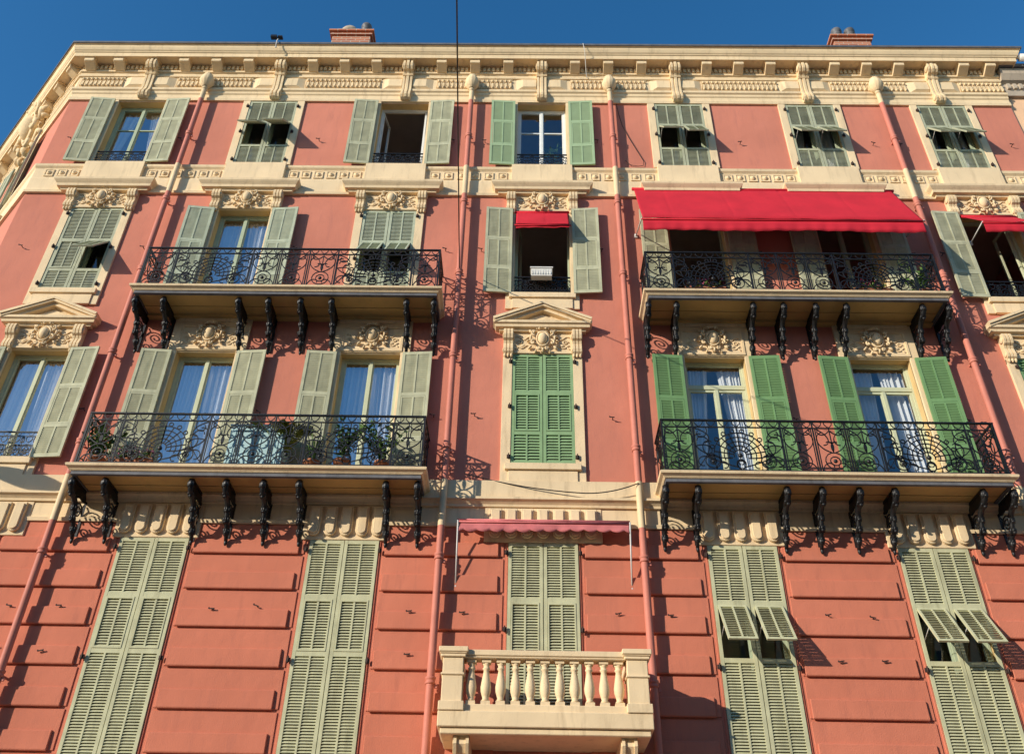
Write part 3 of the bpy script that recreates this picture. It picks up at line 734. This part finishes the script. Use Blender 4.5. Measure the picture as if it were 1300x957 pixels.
# storey 2
def win2(i, style, fr, **k): return window(i, 6.97 if fr else 7.50, 9.79, style, zbot=7.18 if not fr else 7.17, ztop=9.80 if not fr else 9.795, hood='panel' if fr else 'pediment', sill=not fr, sw=.17, **k)
RF = [0,.95,1.88,2.80]
win2(0,'open',False,mat='sh_pale',case='plain',cmat='frame_cream',guard=.50,curtain=.12,tilt=(3,5),rows=[0,.62,1.46,2.30])
win2(1,'open',True,mat='sh_pale',case='plain',cmat='frame_cream',curtain=.10,tilt=(5,4),rows=RF)
win2(2,'open',True,mat='sh_pale',case='plain',cmat='frame_cream',curtain=.08,tilt=(4,4),rows=RF)
win2(3,'closed',False,mat='sh_green_faded',rows=[0,.62,1.46,2.29])
win2(4,'open',True,mat='sh_green',case='transom',cmat='frame_cream',gmat='glass_mid',curtain=.34,tilt=(4,4),rows=RF)
win2(5,'open',True,mat='sh_green',case='transom',cmat='frame_cream',gmat='glass_mid',curtain=.22,tilt=(4,5),rows=RF)
win2(6,'closed',False,mat='sh_green',rows=[0,.62,1.46,2.29])
# storey 1 (tall french shutters that run on below the picture)
RG = [0,2.00,2.86,3.79]
def win1(i, **k):
    z0 = 3.30 if i==3 else 2.30
    w = window(i, z0, 6.10, 'closed', mat='sh_low', rows=[0]+[q-z0+2.3 for q in RG[1:]], sw=.03, zbot=z0, ztop=6.09, **k)
    return w
for i in range(7):
    fl = {4:{0:34,1:34},5:{0:35,1:35}}.get(i,{})
    w = win1(i, flaps=fl, case='plain', gmat='glass_dark')
    n = 7 if i in (0,3) else 5
    place('tab_hood', cached(('tabs',n), lambda: tabs_mesh(n)), w, (0,0,0), bevel=.008)
# chamfer windows
p = chpt(CH/2)
for (z0,z1,hood) in ((14.82,16.96,None),(10.72,13.45,'crown'),(6.97,9.79,None)):
    window(None, z0, z1, 'open' if z0>14 else 'closed', base=(p[0],p[1],0), rz=-PI/4, mat='sh_sage', hood=hood, case='plain' if z0>14 else None, gmat='glass_dark')
def big_cart():
    mb = MB(); return cartouche_mesh(3.0)
place('roof_cartouche', cached('bigcart', big_cart), root, (p[0]-.03,p[1]-.03,17.85), (math.radians(8),0,-PI/4), label='large carved shield and scrolls over the corner bay')

# shutter catches on the wall
for i,x in enumerate(XC):
    for zf,cond in ((15.62,1),(12.35,1),(8.45,1),(4.97,1),(4.3,1)):
        for s in (-1,1):
            xx = x+s*(1.22 if zf>5 else 1.05)+random.uniform(-.04,.04)
            if min(abs(xx-p_) for p_ in PIPES) < .16 or not XL<xx<XR or (zf < 4.5 and i%2==(s>0)) or (zf>5 and s<0 and i%3): continue
            if 4<zf<5: xx += s*.12
            place('shutter_catch', cached('catch',catch_mesh), root, (xx,-.02,zf+random.uniform(-.03,.03)), (0,random.uniform(-.3,.3),0))

# ------------------------------------------------------------------ drainpipes
def drain(x, i):
    mb = MB(); d = -.17
    segs = [(17.32,16.85,1),(16.85,14.65,0),(14.65,13.80,1),(13.80,7.12,0),(7.12,6.30,1),(6.30,-EYE,0)]
    for a,b,m in segs:
        mb.cur = m; mb.tube([(x,d,a),(x,d,b)], .058, 14, True, False)
    mb.cur = 1; mb.tube([(x,d,17.35),(x,d,17.18)],.064,14)
    pipe = place('drainpipe', mb.mesh('drain', [M['pipe'],M['pipe_cream']]), root)
    # ribbed melon-shaped rain head
    mb = MB(); prof = [(.06,17.27),(.10,17.31),(.145,17.39),(.158,17.47),(.145,17.56),(.11,17.64),(.09,17.65),(.10,17.69),(.04,17.75),(.001,17.78)]
    n = 36; vs = []
    for r,z in prof:
        for j in range(n):
            a = 2*PI*j/n; rr = r*(1+.13*abs(math.cos(a*6)))*.94; vs.append((x+rr*math.cos(a), d-.02+rr*math.sin(a), z))
    mb.add(vs,[(q*n+j,q*n+(j+1)%n,(q+1)*n+(j+1)%n,(q+1)*n+j) for q in range(len(prof)-1) for j in range(n)],True)
    place('rain_head', mb.mesh('rain_head', M['cream_orn']), pipe)
    for z in (15.65,13.6,11.65,9.65,7.75,5.78,3.9):
        mb = MB(); mb.lathe([(.06,-.05),(.074,-.045),(.076,-.02),(.066,-.01),(.066,.01),(.076,.02),(.078,.05),(.06,.055)],(x,d,z),14)
        mb.box(x-.012,x+.012,d+.05,0,z-.015,z+.015); mb.box(x+.06,x+.10,d-.015,d+.015,z-.10,z-.05)
        place('pipe_collar', mb.mesh('collar', M['pipe']), pipe)
for i,x in enumerate(PIPES): drain(x,i)

# ------------------------------------------------------------------ balconies
BR = [[-7.16,-6.64,-5.26,-4.71,-4.12,-3.55,-2.18,-1.68],[2.22,2.73,4.12,4.67,5.25,5.80,7.17,7.64]]
def balcony(x0, x1, zt, bays, brk, H, wallD):
    mb = MB(); th = .10
    mb.cur = 0     # cream nosing
    nos = [(0,zt-.005),(-.84,zt-.005),(-.855,zt-.02),(-.85,zt-.05),(-.80,zt-.075),(-.775,zt-.10),(-.76,zt-.10),(-.76,zt-.07),(0,zt-.07)]
    P_ = [(x0+.85,-.001+.001),(x0+.85,0)]
    prof = [(.0,zt),(.84,zt),(.855,zt-.015),(.845,zt-.05),(.80,zt-.075),(.775,zt-.105),(.75,zt-.105),(.0,zt-.105)]
    mb.sweep([(d-.85,z) for d,z in prof if d>=.75]+[(-.10,zt-.10),(-.10,zt)], [(x0,0),(x0,-.85),(x1,-.85),(x1,0)])
    mb.cur = 0; mb.box(x0+.09,x1-.09,-.76,0,zt-.095,zt-.004)
    mb.cur = 1     # dark iron angle under the nosing
    mb.sweep([(-.115,zt-.106),(-.09,zt-.106),(-.085,zt-.165),(-.15,zt-.165),(-.15,zt-.150),(-.115,zt-.150)], [(x0,0),(x0,-.85),(x1,-.85),(x1,0)])
    mb.cur = 2     # soffit with boarded joint and the bed moulding on the wall
    mb.box(x0+.12,x1-.12,-.73,-.36,zt-.135,zt-.096); mb.box(x0+.12,x1-.12,-.35,0,zt-.142,zt-.096)
    mb.box(x0+.14,x1-.14,-.13,0,zt-.20,zt-.142)
    b = place('balcony', mb.mesh('balcony',[M['cream'],M['lead'],M['soffit']]), root)
    r0,r1 = x0+.10,x1-.10
    place('railing', railing_mesh(r0,r1,.76,H,bays), b, (0,0,zt))
    for x in brk: place('iron_bracket', cached('ibr',iron_bracket_mesh), b, (x,0,zt-.165))
    return b
BL = (-7.26,-1.54); BRR = (2.13,7.70)
balcony(*BL,10.72,XC[1:3],BR[0],.96,0); balcony(*BRR,10.72,XC[4:6],BR[1],.96,0)
balcony(*BL,6.99,XC[1:3],BR[0],.98,0); balcony(*BRR,6.99,XC[4:6],BR[1],.98,0)

# stone balustrade balcony over the door
mb = MB(); xb = .31
mb.box(xb-1.42,xb+1.42,-.95,0,3.10,3.30); mb.box(xb-1.38,xb+1.38,-.91,0,3.02,3.10)
mb.box(xb-1.10,xb+1.10,-.90,-.72,3.30,3.40); 
mb.box(xb-1.11,xb+1.11,-.915,-.70,4.0,4.03); mb.box(xb-1.11,xb+1.11,-.93,-.685,4.03,4.11)
for s in (-1,1): mb.box(*sorted((xb+s*1.16,xb+s*1.34)),-.62,0,3.30,3.40); mb.box(*sorted((xb+s*1.13,xb+s*1.36)),-.62,0,4.0,4.11)
sb = place('stone_balcony', mb.mesh('stone_balcony',M['cream']), root, bevel=.01)
def support_mesh():
    mb = MB(); mb.prism_x([(0,0),(-.80,0),(-.82,-.10),(-.74,-.20),(-.52,-.26),(-.34,-.36),(-.22,-.52),(-.14,-.66),(-.04,-.72),(0,-.72)],-.11,.11)
    for c in (-.08,.08): mb.prism_x([(0,-.001),(-.83,-.001),(-.85,-.10),(-.76,-.22),(-.54,-.285),(-.36,-.38),(-.245,-.53),(-.16,-.68),(-.04,-.74),(0,-.74)],c-.02,c+.02)
    return mb.mesh('support',M['cream'])
for s_ in (-1.1,1.1): place('console', cached('supp',support_mesh), sb, (xb+s_,0,3.019))
def baluster_mesh():
    mb = MB(); mb.box(-.062,.062,-.062,.062,0,.05); mb.box(-.062,.062,-.062,.062,.555,.60)
    mb.lathe([(.04,.05),(.055,.07),(.04,.09),(.05,.12),(.068,.18),(.072,.24),(.06,.32),(.045,.40),(.036,.46),(.05,.475),(.052,.49),(.038,.50),(.042,.53),(.058,.555)],(0,0,0),14)
    return mb.mesh('baluster',M['cream'])
for k in range(11): place('baluster', cached('bal',baluster_mesh), sb, (xb-1.0+k*.2,-.81,3.40))
for s in (-1,1):
    for k in range(3): place('baluster', cached('bal',baluster_mesh), sb, (xb+s*1.25,-.5+k*.2,3.40))
def pedestal_mesh():
    mb = MB(); mb.box(-.14,.14,-.14,.14,0,.76); mb.box(-.17,.17,-.17,.17,0,.12); mb.box(-.16,.16,-.16,.16,.46,.49); mb.box(-.17,.17,-.17,.17,.70,.74); mb.box(-.20,.20,-.20,.20,.76,.83); mb.box(-.185,.185,-.185,.185,.74,.76)
    return mb.mesh('pedestal',M['cream'])
for s in (-1,1): place('pedestal', cached('ped',pedestal_mesh), sb, (xb+s*1.25,-.80,3.30), bevel=.008)

# ------------------------------------------------------------------ chimneys
def chimney(x, w, zt, domes, lab):
    mb = MB(); mb.box(-w/2,w/2,0,.6,-2.4,-.17); c = place('chimney', mb.mesh('chimney',M['brick']), root, (x,.55,zt), label=lab)
    mb = MB(); mb.box(-w/2-.05,w/2+.05,-.05,.65,-.17,-.11); mb.box(-w/2-.02,w/2+.02,-.02,.62,-.11,-.06); mb.box(-w/2-.09,w/2+.09,-.09,.69,-.06,0)
    place('chimney_cap', mb.mesh('cap',M['brick']), c)
    for (dx,kind) in domes:
        mb = MB()
        if kind == 'cowl':
            mb.lathe([(.10,-.05),(.10,.10),(.13,.12),(.10,.15),(.10,.20),(.13,.22),(.10,.25),(.10,.30),(.14,.34),(.13,.42),(.07,.48),(.01,.50)],(dx,.12,0),14)
            place('cowl', mb.mesh('cowl',M['lead']), c)
        else:
            mb.box(dx-.28,dx+.28,.0,.5,.0,.14); mb.lathe([(.26,.14),(.25,.28),(.18,.40),(.01,.46)],(dx,.25,0),16)
            place('cowl', mb.mesh('cowl',M['greystone']), c)
chimney(-4.60, .98, 20.55, ((-.12,'dome'),(.32,'cowl')), 'brick stack with a low dome and one metal cowl')
chimney(8.28, .92, 20.45, ((-.27,'cowl'),(.07,'cowl')), 'brick stack with two ribbed metal cowls')

# ------------------------------------------------------------------ things that hang on or stand on the building
def thing(name, label, cat, loc, group=None):
    o = bpy.data.objects.new(name, None); COL.objects.link(o); o.location = (loc[0],loc[1],loc[2]+EYE); o['label'] = label; o['category'] = cat
    if group: o['group'] = group
    return o
def awning(x0, x1, zt, yt, zb, yb, val, mat, arms, label, sag=.02, scallop=.25, amp=.018, arm_from=None):
    """pitched cloth from the roller (yt,zt) to the front bar (yb,zb) with a hanging valance"""
    cx = (x0+x1)/2; t = thing('awning', label, 'awning', (cx,0,zt)); W = x1-x0
    nx = max(12,int(W/.03)); ny = 8; vs = []
    for i in range(nx+1):
        x = -W/2+W*i/nx
        for j in range(ny+1):
            u = j/ny; fold = .007*math.sin(x*7+u*5)*u+.014*math.sin(x*1.9+1+u*1.5)*math.sin(u*PI)-.010*math.exp(-((((x+W/2)%1.2)-.6)/.03)**2)
            vs.append((x, -(yt+(yb-yt)*u), (zb-zt)*u-sag*math.sin(u*PI)+fold))
    mb = MB(); mb.add(vs,[(i*(ny+1)+j,(i+1)*(ny+1)+j,(i+1)*(ny+1)+j+1,i*(ny+1)+j+1) for i in range(nx) for j in range(ny)],True)
    o = place('canopy', mb.mesh('canopy',M[mat],recalc=False), t); sm = o.modifiers.new('s','SOLIDIFY'); sm.thickness = .004
    mb = MB(); vs = []; nv = nx*3
    for i in range(nv+1):
        x = -W/2+W*i/nv; b = abs(math.sin(PI*x/scallop))*amp*2; f = .010*math.sin(x*9)+.006*math.sin(x*23+2)
        for j in range(4):
            u = j/3; vs.append((x, -(yb-.028)+f*u, zb-zt-.022-(val-amp+b)*u + (.012*math.sin(x*2.3) if j==3 else 0)))
    mb.add(vs,[(i*4+j,(i+1)*4+j,(i+1)*4+j+1,i*4+j+1) for i in range(nv) for j in range(3)],True)
    o = place('valance', mb.mesh('valance',M[mat],recalc=False), t); sm = o.modifiers.new('s','SOLIDIFY'); sm.thickness = .004
    mb = MB(); mb.tube([(-W/2-.03,-yb+.012,zb-zt-.018),(W/2+.03,-yb+.012,zb-zt-.018)],.015,8); place('front_bar', mb.mesh('bar',M[mat]), t)
    mb = MB(); mb.tube([(-W/2-.04,-yt+.0,.0),(W/2+.04,-yt,.0)],.035,10); place('roller', mb.mesh('roller',M[mat]), t)
    for s in arms:
        xa = s*(W/2+.02); za = (arm_from if arm_from is not None else zb+.3)-zt
        mb = MB(); mb.tube([(xa,-.03,za),(xa,-yb,zb-zt)],.013,7); mb.ball((xa,-.03,za),(.03,.03,.03),8,5); mb.box(xa-.03,xa+.03,-.03,0,za-.05,za+.05)
        place('arm', mb.mesh('arm',M['steel']), t)
    return t
awning(2.23, 7.60, 14.03, .14, 12.46, .88, .27, 'awn', (-1,1), 'wide bright red awning stretched over the upper right balcony', sag=.03, scallop=5, amp=.006, arm_from=12.80)
awning(.31-.53, .31+.53, 13.42, .03, 12.72, .42, .05, 'awn', (), 'small red awning in the open window above the pale planter', sag=.0, scallop=.35, amp=.006)
awning(8.93, 9.98, 13.38, .06, 12.70, .62, .22, 'awn', (-1,1), 'small red awning at the right edge above the glass reflecting sky', sag=.01, scallop=.5, amp=.006, arm_from=12.68)
awning(-1.02, 1.65, 6.42, .12, 6.345, .30, .135, 'awn_pink', (-1,1), 'faded pink scalloped awning over the centre ground storey shutters', sag=.01, scallop=.21, amp=.016, arm_from=5.36)

# plants and pots
def leaf_quads(mb, c, n, R, size, up=.2, droop=0):
    rnd = random.Random(int(c[0]*977+n))
    for i in range(n):
        a = rnd.uniform(0,2*PI); r = R[0]*rnd.random()**.5; p = Vector((c[0]+r*math.cos(a)*1.0, c[1]+R[1]*rnd.uniform(-1,1), c[2]+R[2]*rnd.uniform(-1,1)))
        d = Vector((rnd.uniform(-1,1),rnd.uniform(-1,.6),rnd.uniform(-.6,1)+up)).normalized(); s = size*rnd.uniform(.6,1.3)
        u = d.orthogonal().normalized(); m_ = d.cross(u)
        u = (u*math.cos(a)+m_*math.sin(a))
        mb.add([p, p+d*s*.5+u*s*.22, p+d*s, p+d*s*.5-u*s*.22],[(0,1,2,3)])
def pot_mesh():
    mb = MB(); mb.lathe([(.001,0),(.09,0),(.10,.01),(.13,.20),(.145,.20),(.145,.24),(.125,.24),(.12,.20),(.001,.20)],(0,0,0),16); return mb.mesh('pot',M['pot'])
def trough_mesh():
    mb = MB(); mb.prism_x([(-.075,0),(.075,0),(.095,.17),(-.095,.17)],-.36,.36); mb.box(-.38,.38,-.105,.105,.165,.185); return mb.mesh('trough',M['pot'])
def pot_plant(x, y, z, kind, label):
    t = thing('potted_plant', label, 'plant', (x,y,z), 'potted plants on the balconies')
    if kind == 'trough': place('trough', cached('trough',trough_mesh), t)
    else: place('pot', cached('pot',pot_mesh), t)
    mb = MB()
    if kind == 'leafy':
        rnd = random.Random(int(x*100))
        for k in range(9):
            a = rnd.uniform(0,6.28); ex = .26*math.cos(a); ey = .14*math.sin(a); hz = rnd.uniform(.35,.75)
            pts = [(ex*u*u*1.2, ey*u, .2+hz*u) for u in [q/6 for q in range(7)]]; mb.tube(pts,.006,4)
            for (px,py,pz) in pts[2:]: leaf_quads(mb,(px,py,pz),7,(.05,.05,.05),.10)
        place('foliage', mb.mesh('foliage',M['leaf'],recalc=False), t)
    elif kind == 'palm':
        rnd = random.Random(5)
        for k in range(12):
            a = rnd.uniform(0,6.28); L = rnd.uniform(.42,.62); pts = []
            for q in range(9):
                u = q/8; pts.append(Vector((math.cos(a)*L*u, math.sin(a)*L*u*.45, .2+.85*math.sin(u*1.5)*(1-.25*u))))
            mb.tube(pts,.006,4)
            for q in range(2,9):
                d = (pts[q]-pts[q-1]).normalized(); sdv = d.cross(Vector((0,0,1))).normalized()
                for s in (-1,1):
                    for off in (0,.5):
                        p0 = pts[q-1].lerp(pts[q],off); e = p0+(d*.8+sdv*s)*.14; mb.add([p0,p0+(d*.5+sdv*s)*.06+Vector((0,0,.01)),e,p0+(d*1.0+sdv*s*.6)*.07],[(0,1,2,3)])
        place('fronds', mb.mesh('fronds',M['palmleaf'],recalc=False), t)
    elif kind == 'trough':
        leaf_quads(mb,(0,0,.25),150,(.36,.10,.08),.09); place('foliage', mb.mesh('foliage',M['leaf'],recalc=False), t)
        mb = MB(); leaf_quads(mb,(0,-.02,.31),110,(.36,.11,.07),.045); place('blossom', mb.mesh('blossom',M['petal'],recalc=False), t)
    elif kind == 'strap':
        rnd = random.Random(int(x*31))
        for k in range(22):
            a = rnd.uniform(0,6.28); L = rnd.uniform(.3,.55); pts = []
            for q in range(6):
                u = q/5; pts.append(Vector((math.cos(a)*L*u*.8, math.sin(a)*L*u*.35, .2+L*1.2*math.sin(u*2.0))))
            for q in range(5):
                w = Vector((-math.sin(a),math.cos(a),.2))*(.016*(1-q/6)); mb.add([pts[q]-w,pts[q]+w,pts[q+1]+w*.8,pts[q+1]-w*.8],[(0,1,2,3)])
        place('foliage', mb.mesh('foliage',M['leaf'],recalc=False), t)
pot_plant(-6.95,-.52,6.99,'leafy','leafy climbing plant in the left corner of the lower left balcony')
pot_plant(-6.35,-.58,6.99,'trough','trough of low pink flowers on the lower left balcony before the left glazed door')
pot_plant(-4.05,-.45,6.99,'palm','yellow green palm with fronds rising over the lower left railing')
pot_plant(-3.45,-.5,6.99,'strap','strap leaved plant beside the pale blue cabinet on the lower left balcony')
pot_plant(-2.95,-.55,6.99,'leafy','bushy plant before the right glazed door of the lower left balcony')
pot_plant(-2.30,-.5,6.99,'leafy','tall leafy plant near the right end of the lower left balcony')
pot_plant(3.30,-.58,10.72,'trough','trough of pink flowers on the upper right balcony before its open left door')
pot_plant(6.35,-.58,10.72,'trough','trough of pink flowers on the upper right balcony before its right door')
pot_plant(7.35,-.5,10.72,'leafy','small leafy plant in the right corner of the upper right balcony')
# cabinet
t = thing('balcony_cabinet','pale blue two door cabinet standing on the lower left balcony','cabinet',(-4.40,-.42,6.99))
mb = MB(); mb.box(-.46,.46,-.16,.20,.04,.86); mb.box(-.48,.48,-.18,.22,.86,.89); place('carcass', mb.mesh('carcass',M['cabinet']), t, bevel=.005)
mb = MB(); mb.box(-.20,.20,-.018,0,.0,.74); mb.box(-.15,-.135,-.028,-.018,.05,.69); mb.box(.135,.15,-.028,-.018,.05,.69); mb.box(-.135,.135,-.028,-.018,.675,.69); mb.box(-.135,.135,-.028,-.018,.05,.065)
me = mb.mesh('cab_door',M['cabinet'])
for s in (-1,1): place('door', me, t, (s*.22,-.162,.08))
# planter hanging on the window guard
t = thing('window_planter','pale plastic planter box hooked on the centre window guard rail','planter',(.31-.02,-.17,11.52))
mb = MB(); mb.prism_x([(-.07,0),(.07,0),(.09,.18),(-.09,.18)],-.20,.20); mb.box(-.22,.22,-.105,.105,.175,.20)
for k in range(8): mb.box(-.185+k*.05,-.17+k*.05,-.088,-.07,.03,.16)
place('box', mb.mesh('box',M['basket']), t)
mb = MB(); [mb.tube([(x,-.02,.19),(x,.12,.21),(x,.16,.17),(x,.16,.05)],.006,4) for x in (-.18,.18)]; place('hook', mb.mesh('hook',M['basket']), t)
# plant behind the glass of the top centre window
t = thing('indoor_plant','green houseplant seen through the glass of the top centre window','plant',(.60,.42,14.86))
place('pot', cached('pot',pot_mesh), t); mb = MB(); leaf_quads(mb,(0,0,.62),240,(.26,.12,.38),.13); place('foliage', mb.mesh('foliage',M['leaf'],recalc=False), t)

# floodlight clamped on the cornice
t = thing('floodlight','small dark floodlight on a short pipe bracket on the cornice edge','lamp',(-5.98,-.50,18.56))
mb = MB(); mb.tube([(0,-.04,-.22),(0,-.06,-.02),(0,-.03,.12)],.014,6); mb.ball((0,-.03,-.22),(.025,.025,.025),7,5); place('bracket', mb.mesh('b',M['steel']), t)
mb = MB(); mb.box(-.17,-.03,-.10,0,.10,.17); mb.box(-.01,.10,-.08,.02,.13,.17); mb.tube([(-.12,-.04,.12),(.06,-.03,.14)],.012,6); place('lamp_head', mb.mesh('h',M['iron']), t)

# cables
def cable(name, pts, r, label, mat='iron'):
    o_ = Vector(pts[0]); t_ = MB(); t_.tube([Vector(p)-o_ for p in pts], r, 6)
    o = place(name, t_.mesh(name,M[mat]), None, (o_.x,o_.y,o_.z+EYE), label=label, cat='cable'); return o
def sagline(a, b, sag, n=24):
    a,b = Vector(a),Vector(b); return [a.lerp(b,i/n)-Vector((0,0,4*sag*(i/n)*(1-i/n))) for i in range(n+1)]
cable('overhead_cable', sagline((-1.31,-.10,11.72),(-.94,-6.7,10.58),.0,10)+sagline((-.94,-6.7,10.58),(.50,-31.9,10.2),.9,14)[1:], .011, 'thin black cable running from the centre left drainpipe out over the street')
cable('facade_cable', sagline((-.99,-.06,7.30),(1.00,-.19,6.90),.06)+sagline((1.00,-.19,6.90),(1.86,-.24,7.07),.05,10)[1:], .009, 'black cable slung below the centre green shutters towards the right drainpipe')
cable('facade_cable', [(2.02,-.03,17.0),(2.06,-.03,16.6),(2.12,-.03,16.2),(2.24,-.03,15.8),(2.40,-.03,15.35),(2.52,-.03,15.02),(2.50,-.03,14.88),(2.38,-.03,14.86),(2.22,-.03,14.90),(2.12,-.03,15.05)], .007, 'thin dark cable looped on the red wall beside the top of the right centre drainpipe', 'mark')
cable('facade_cable', [(1.28,-.53,18.55),(1.31,-.52,18.3),(1.36,-.12,17.93),(1.38,-.09,17.80)], .008, 'thin pale cable hanging over the cornice right of centre', 'steel')

# street lamp on a wall bracket just left of the picture (its shadow falls on the band)
t = thing('street_lamp','street lamp with a wide flat shade on a curved arm from the corner wall','street lamp',(-10.40,0,8.30))
mb = MB(); mb.tube([(-.3,.0,0),(-.25,-.4,.25),(-.12,-.9,.42),(.0,-1.4,.38),(.04,-1.62,.2),(.05,-1.66,-.12)],.025,8); mb.box(-.38,-.22,-.03,.02,-.14,.14); place('arm', mb.mesh('arm2',M['iron']), t)
mb = MB(); mb.lathe([(.001,.0),(.09,.0),(.11,-.08),(.28,-.16),(.44,-.21),(.45,-.24),(.30,-.30),(.12,-.34),(.001,-.35)],(.05,-1.66,-.10),24); place('lamp_shade', mb.mesh('shade',M['lead']), t)

# ------------------------------------------------------------------ neighbouring house on the right
nb = thing('neighbouring_house','peach plastered house at the right edge with grey stone cornice','building',(11.07,.05,-EYE))
mb = MB(); mb.box(0,12,0,10,0,19.2); place('wall', mb.mesh('nwall',M['peach']), nb)
mb = MB(); mb.sweep([(0,18.95),(.08,18.95),(.10,19.1),(.05,19.15),(.05,19.4),(.14,19.45),(.22,19.6),(.24,19.75),(0,19.8)],[(0,0),(12,0)]); place('cornice', mb.mesh('nc',M['greystone']), nb)
mb = MB(); [mb.box(.1+k*.14,.17+k*.14,-.11,-.05,19.2,19.36) for k in range(60)]; place('dentil_course', mb.mesh('nd',M['greystone']), nb)
mb = MB(); mb.prism_x([(-.28,19.8),(-.30,19.86),(3.5,22.2),(10,19.86),(10,19.8)],0,12); place('roof', mb.mesh('nr',M['roofing']), nb)
mb = MB(); mb.tube([(.45,-.42,19.92),(12,-.42,19.92)],.09,10); mb.tube([(.45,-.42,19.95),(.35,-.1,20.25),(.30,.2,20.45)],.05,8); place('gutter', mb.mesh('ng',M['steel']), nb)

# ------------------------------------------------------------------ unseen houses behind the viewer, added to hold back skylight
def added_house(x, w, h, mat, label):
    t = thing('added_street_house', label, 'building', (x,-32,-EYE), 'added unseen houses holding back skylight')
    mb = MB(); mb.box(-w/2,w/2,-12,0,0,h); place('wall', mb.mesh('fw',M[mat]), t)
    mb = MB(); mb.box(-w/2-.3,w/2+.3,-12.3,.5,h,h+.35); mb.prism_x([(-12.2,h+.35),(.4,h+.35),(-6,h+2.2)],-w/2,w/2); place('roof', mb.mesh('fr',M['roofing']), t)
    n = int(w/3); wm = MB(); wm.box(-.5,.5,0,.03,0,1.9); wm = wm.mesh('fwin',M['glass_far']); sm = MB(); [sm.box(*sorted((s_*.52,s_*1.02)),0,.06,0,1.9) for s_ in (-1,)]; sm = sm.mesh('fsh',M['sh_green']); sm2 = MB(); sm2.box(.52,1.02,0,.06,0,1.9); sm2 = sm2.mesh('fsh2',M['sh_green'])
    for fl in range(int((h-2)/3.4)):
        for k in range(n):
            wn = place('window', wm, t, (-w/2+(k+.5)*w/n,.01,1.6+fl*3.4)); place('shutter', sm, wn); place('shutter', sm2, wn)
m_, nt_, b_ = newmat('dark_window_glass'); b_.inputs['Base Color'].default_value = (.02,.03,.04,1); b_.inputs['Roughness'].default_value = .1; M['glass_far'] = m_
added_house(-31, 15, 17, 'peach', 'added unseen tall peach house across the street farthest to the left')
added_house(-15, 16, 19, 'greystone', 'added unseen grey stone house across the street left of centre')
added_house(1.5, 16, 18, 'red', 'added unseen red plastered house directly across the street')
added_house(18, 16, 19.5, 'cream', 'added unseen cream house across the street right of centre')
added_house(34, 15, 17, 'peach', 'added unseen tall peach house across the street farthest to the right')

# ------------------------------------------------------------------ ground
def sheet(name, x0,x1,y0,y1,z,mat):
    mb = MB(); mb.add([(x0,y0,z),(x1,y0,z),(x1,y1,z),(x0,y1,z)],[(0,1,2,3)]); return place(name, mb.mesh(name,M[mat],recalc=False), kind='structure')
sheet('ground',-600,600,-600,600,-.004,'paving')
sheet('road',-300,300,-11.0,-3.0,.004,'asphalt')
mb = MB(); mb.box(-60,60,-3.0,-.001,.0,.13); place('pavement', mb.mesh('pavement',M['paving']), kind='structure')
mb = MB(); mb.box(-60,60,-16.5,-11.0,.0,.13); place('pavement', mb.mesh('pavement',M['paving']), kind='structure')
mb = MB(); [mb.box(-58+k*4,-56+k*4,-7.06,-6.94,.008,.010) for k in range(30)]; place('road_marking', mb.mesh('mark',M['basket']), kind='structure')

# ------------------------------------------------------------------ camera, sun, sky
F_PX, PITCH, YAW, ROLL = 1150.0, 0.6460644709, -0.0190300285, 0.0221186685
Fv = Vector((math.sin(YAW)*math.cos(PITCH), math.cos(YAW)*math.cos(PITCH), math.sin(PITCH)))
R0 = Vector((math.cos(YAW), -math.sin(YAW), 0)); U0 = R0.cross(Fv)
Rv = R0*math.cos(ROLL)+U0*math.sin(ROLL); Uv = U0*math.cos(ROLL)-R0*math.sin(ROLL)
cam = bpy.data.cameras.new('camera'); co = bpy.data.objects.new('camera', cam); COL.objects.link(co)
co.matrix_world = Matrix(((Rv.x,Uv.x,-Fv.x,0),(Rv.y,Uv.y,-Fv.y,-13.4),(Rv.z,Uv.z,-Fv.z,EYE),(0,0,0,1)))
cam.sensor_width = 36; cam.lens = F_PX/1300*36; cam.shift_y = -45/1300; cam.clip_start = .1; cam.clip_end = 2000
scene.camera = co
SUN = Vector((-1.36,-1.0,.58)).normalized()
sl = bpy.data.lights.new('sun','SUN'); sl.energy = 4.5; sl.angle = math.radians(.5); sl.color = (1,.91,.77)
so = bpy.data.objects.new('sun', sl); COL.objects.link(so); so.rotation_euler = (-SUN).to_track_quat('-Z','Y').to_euler(); so.location = (-20,-20,20)
w = bpy.data.worlds.new('World'); scene.world = w; w.use_nodes = True; nt = w.node_tree
sky = nt.nodes.new('ShaderNodeTexSky'); sky.sky_type = 'NISHITA'; sky.sun_disc = False; sky.sun_elevation = math.asin(SUN.z); sky.sun_rotation = math.atan2(SUN.x,SUN.y)
sky.air_density = 1.0; sky.dust_density = .2; sky.ozone_density = 2.0
bg = nt.nodes['Background']; bg.inputs[1].default_value = .15; hs = nt.nodes.new('ShaderNodeHueSaturation'); hs.inputs['Saturation'].default_value = 1.34; hs.inputs['Value'].default_value = 1.12; nt.links.new(sky.outputs[0], hs.inputs['Color']); nt.links.new(hs.outputs[0], bg.inputs[0])
scene.view_settings.view_transform = 'Standard'; scene.view_settings.look = 'None'; scene.view_settings.exposure = .17; scene.view_settings.gamma = 1; scene.view_settings.use_curve_mapping = False
scene.render.engine = 'CYCLES'; scene.cycles.max_bounces = 8; scene.cycles.transparent_max_bounces = 12
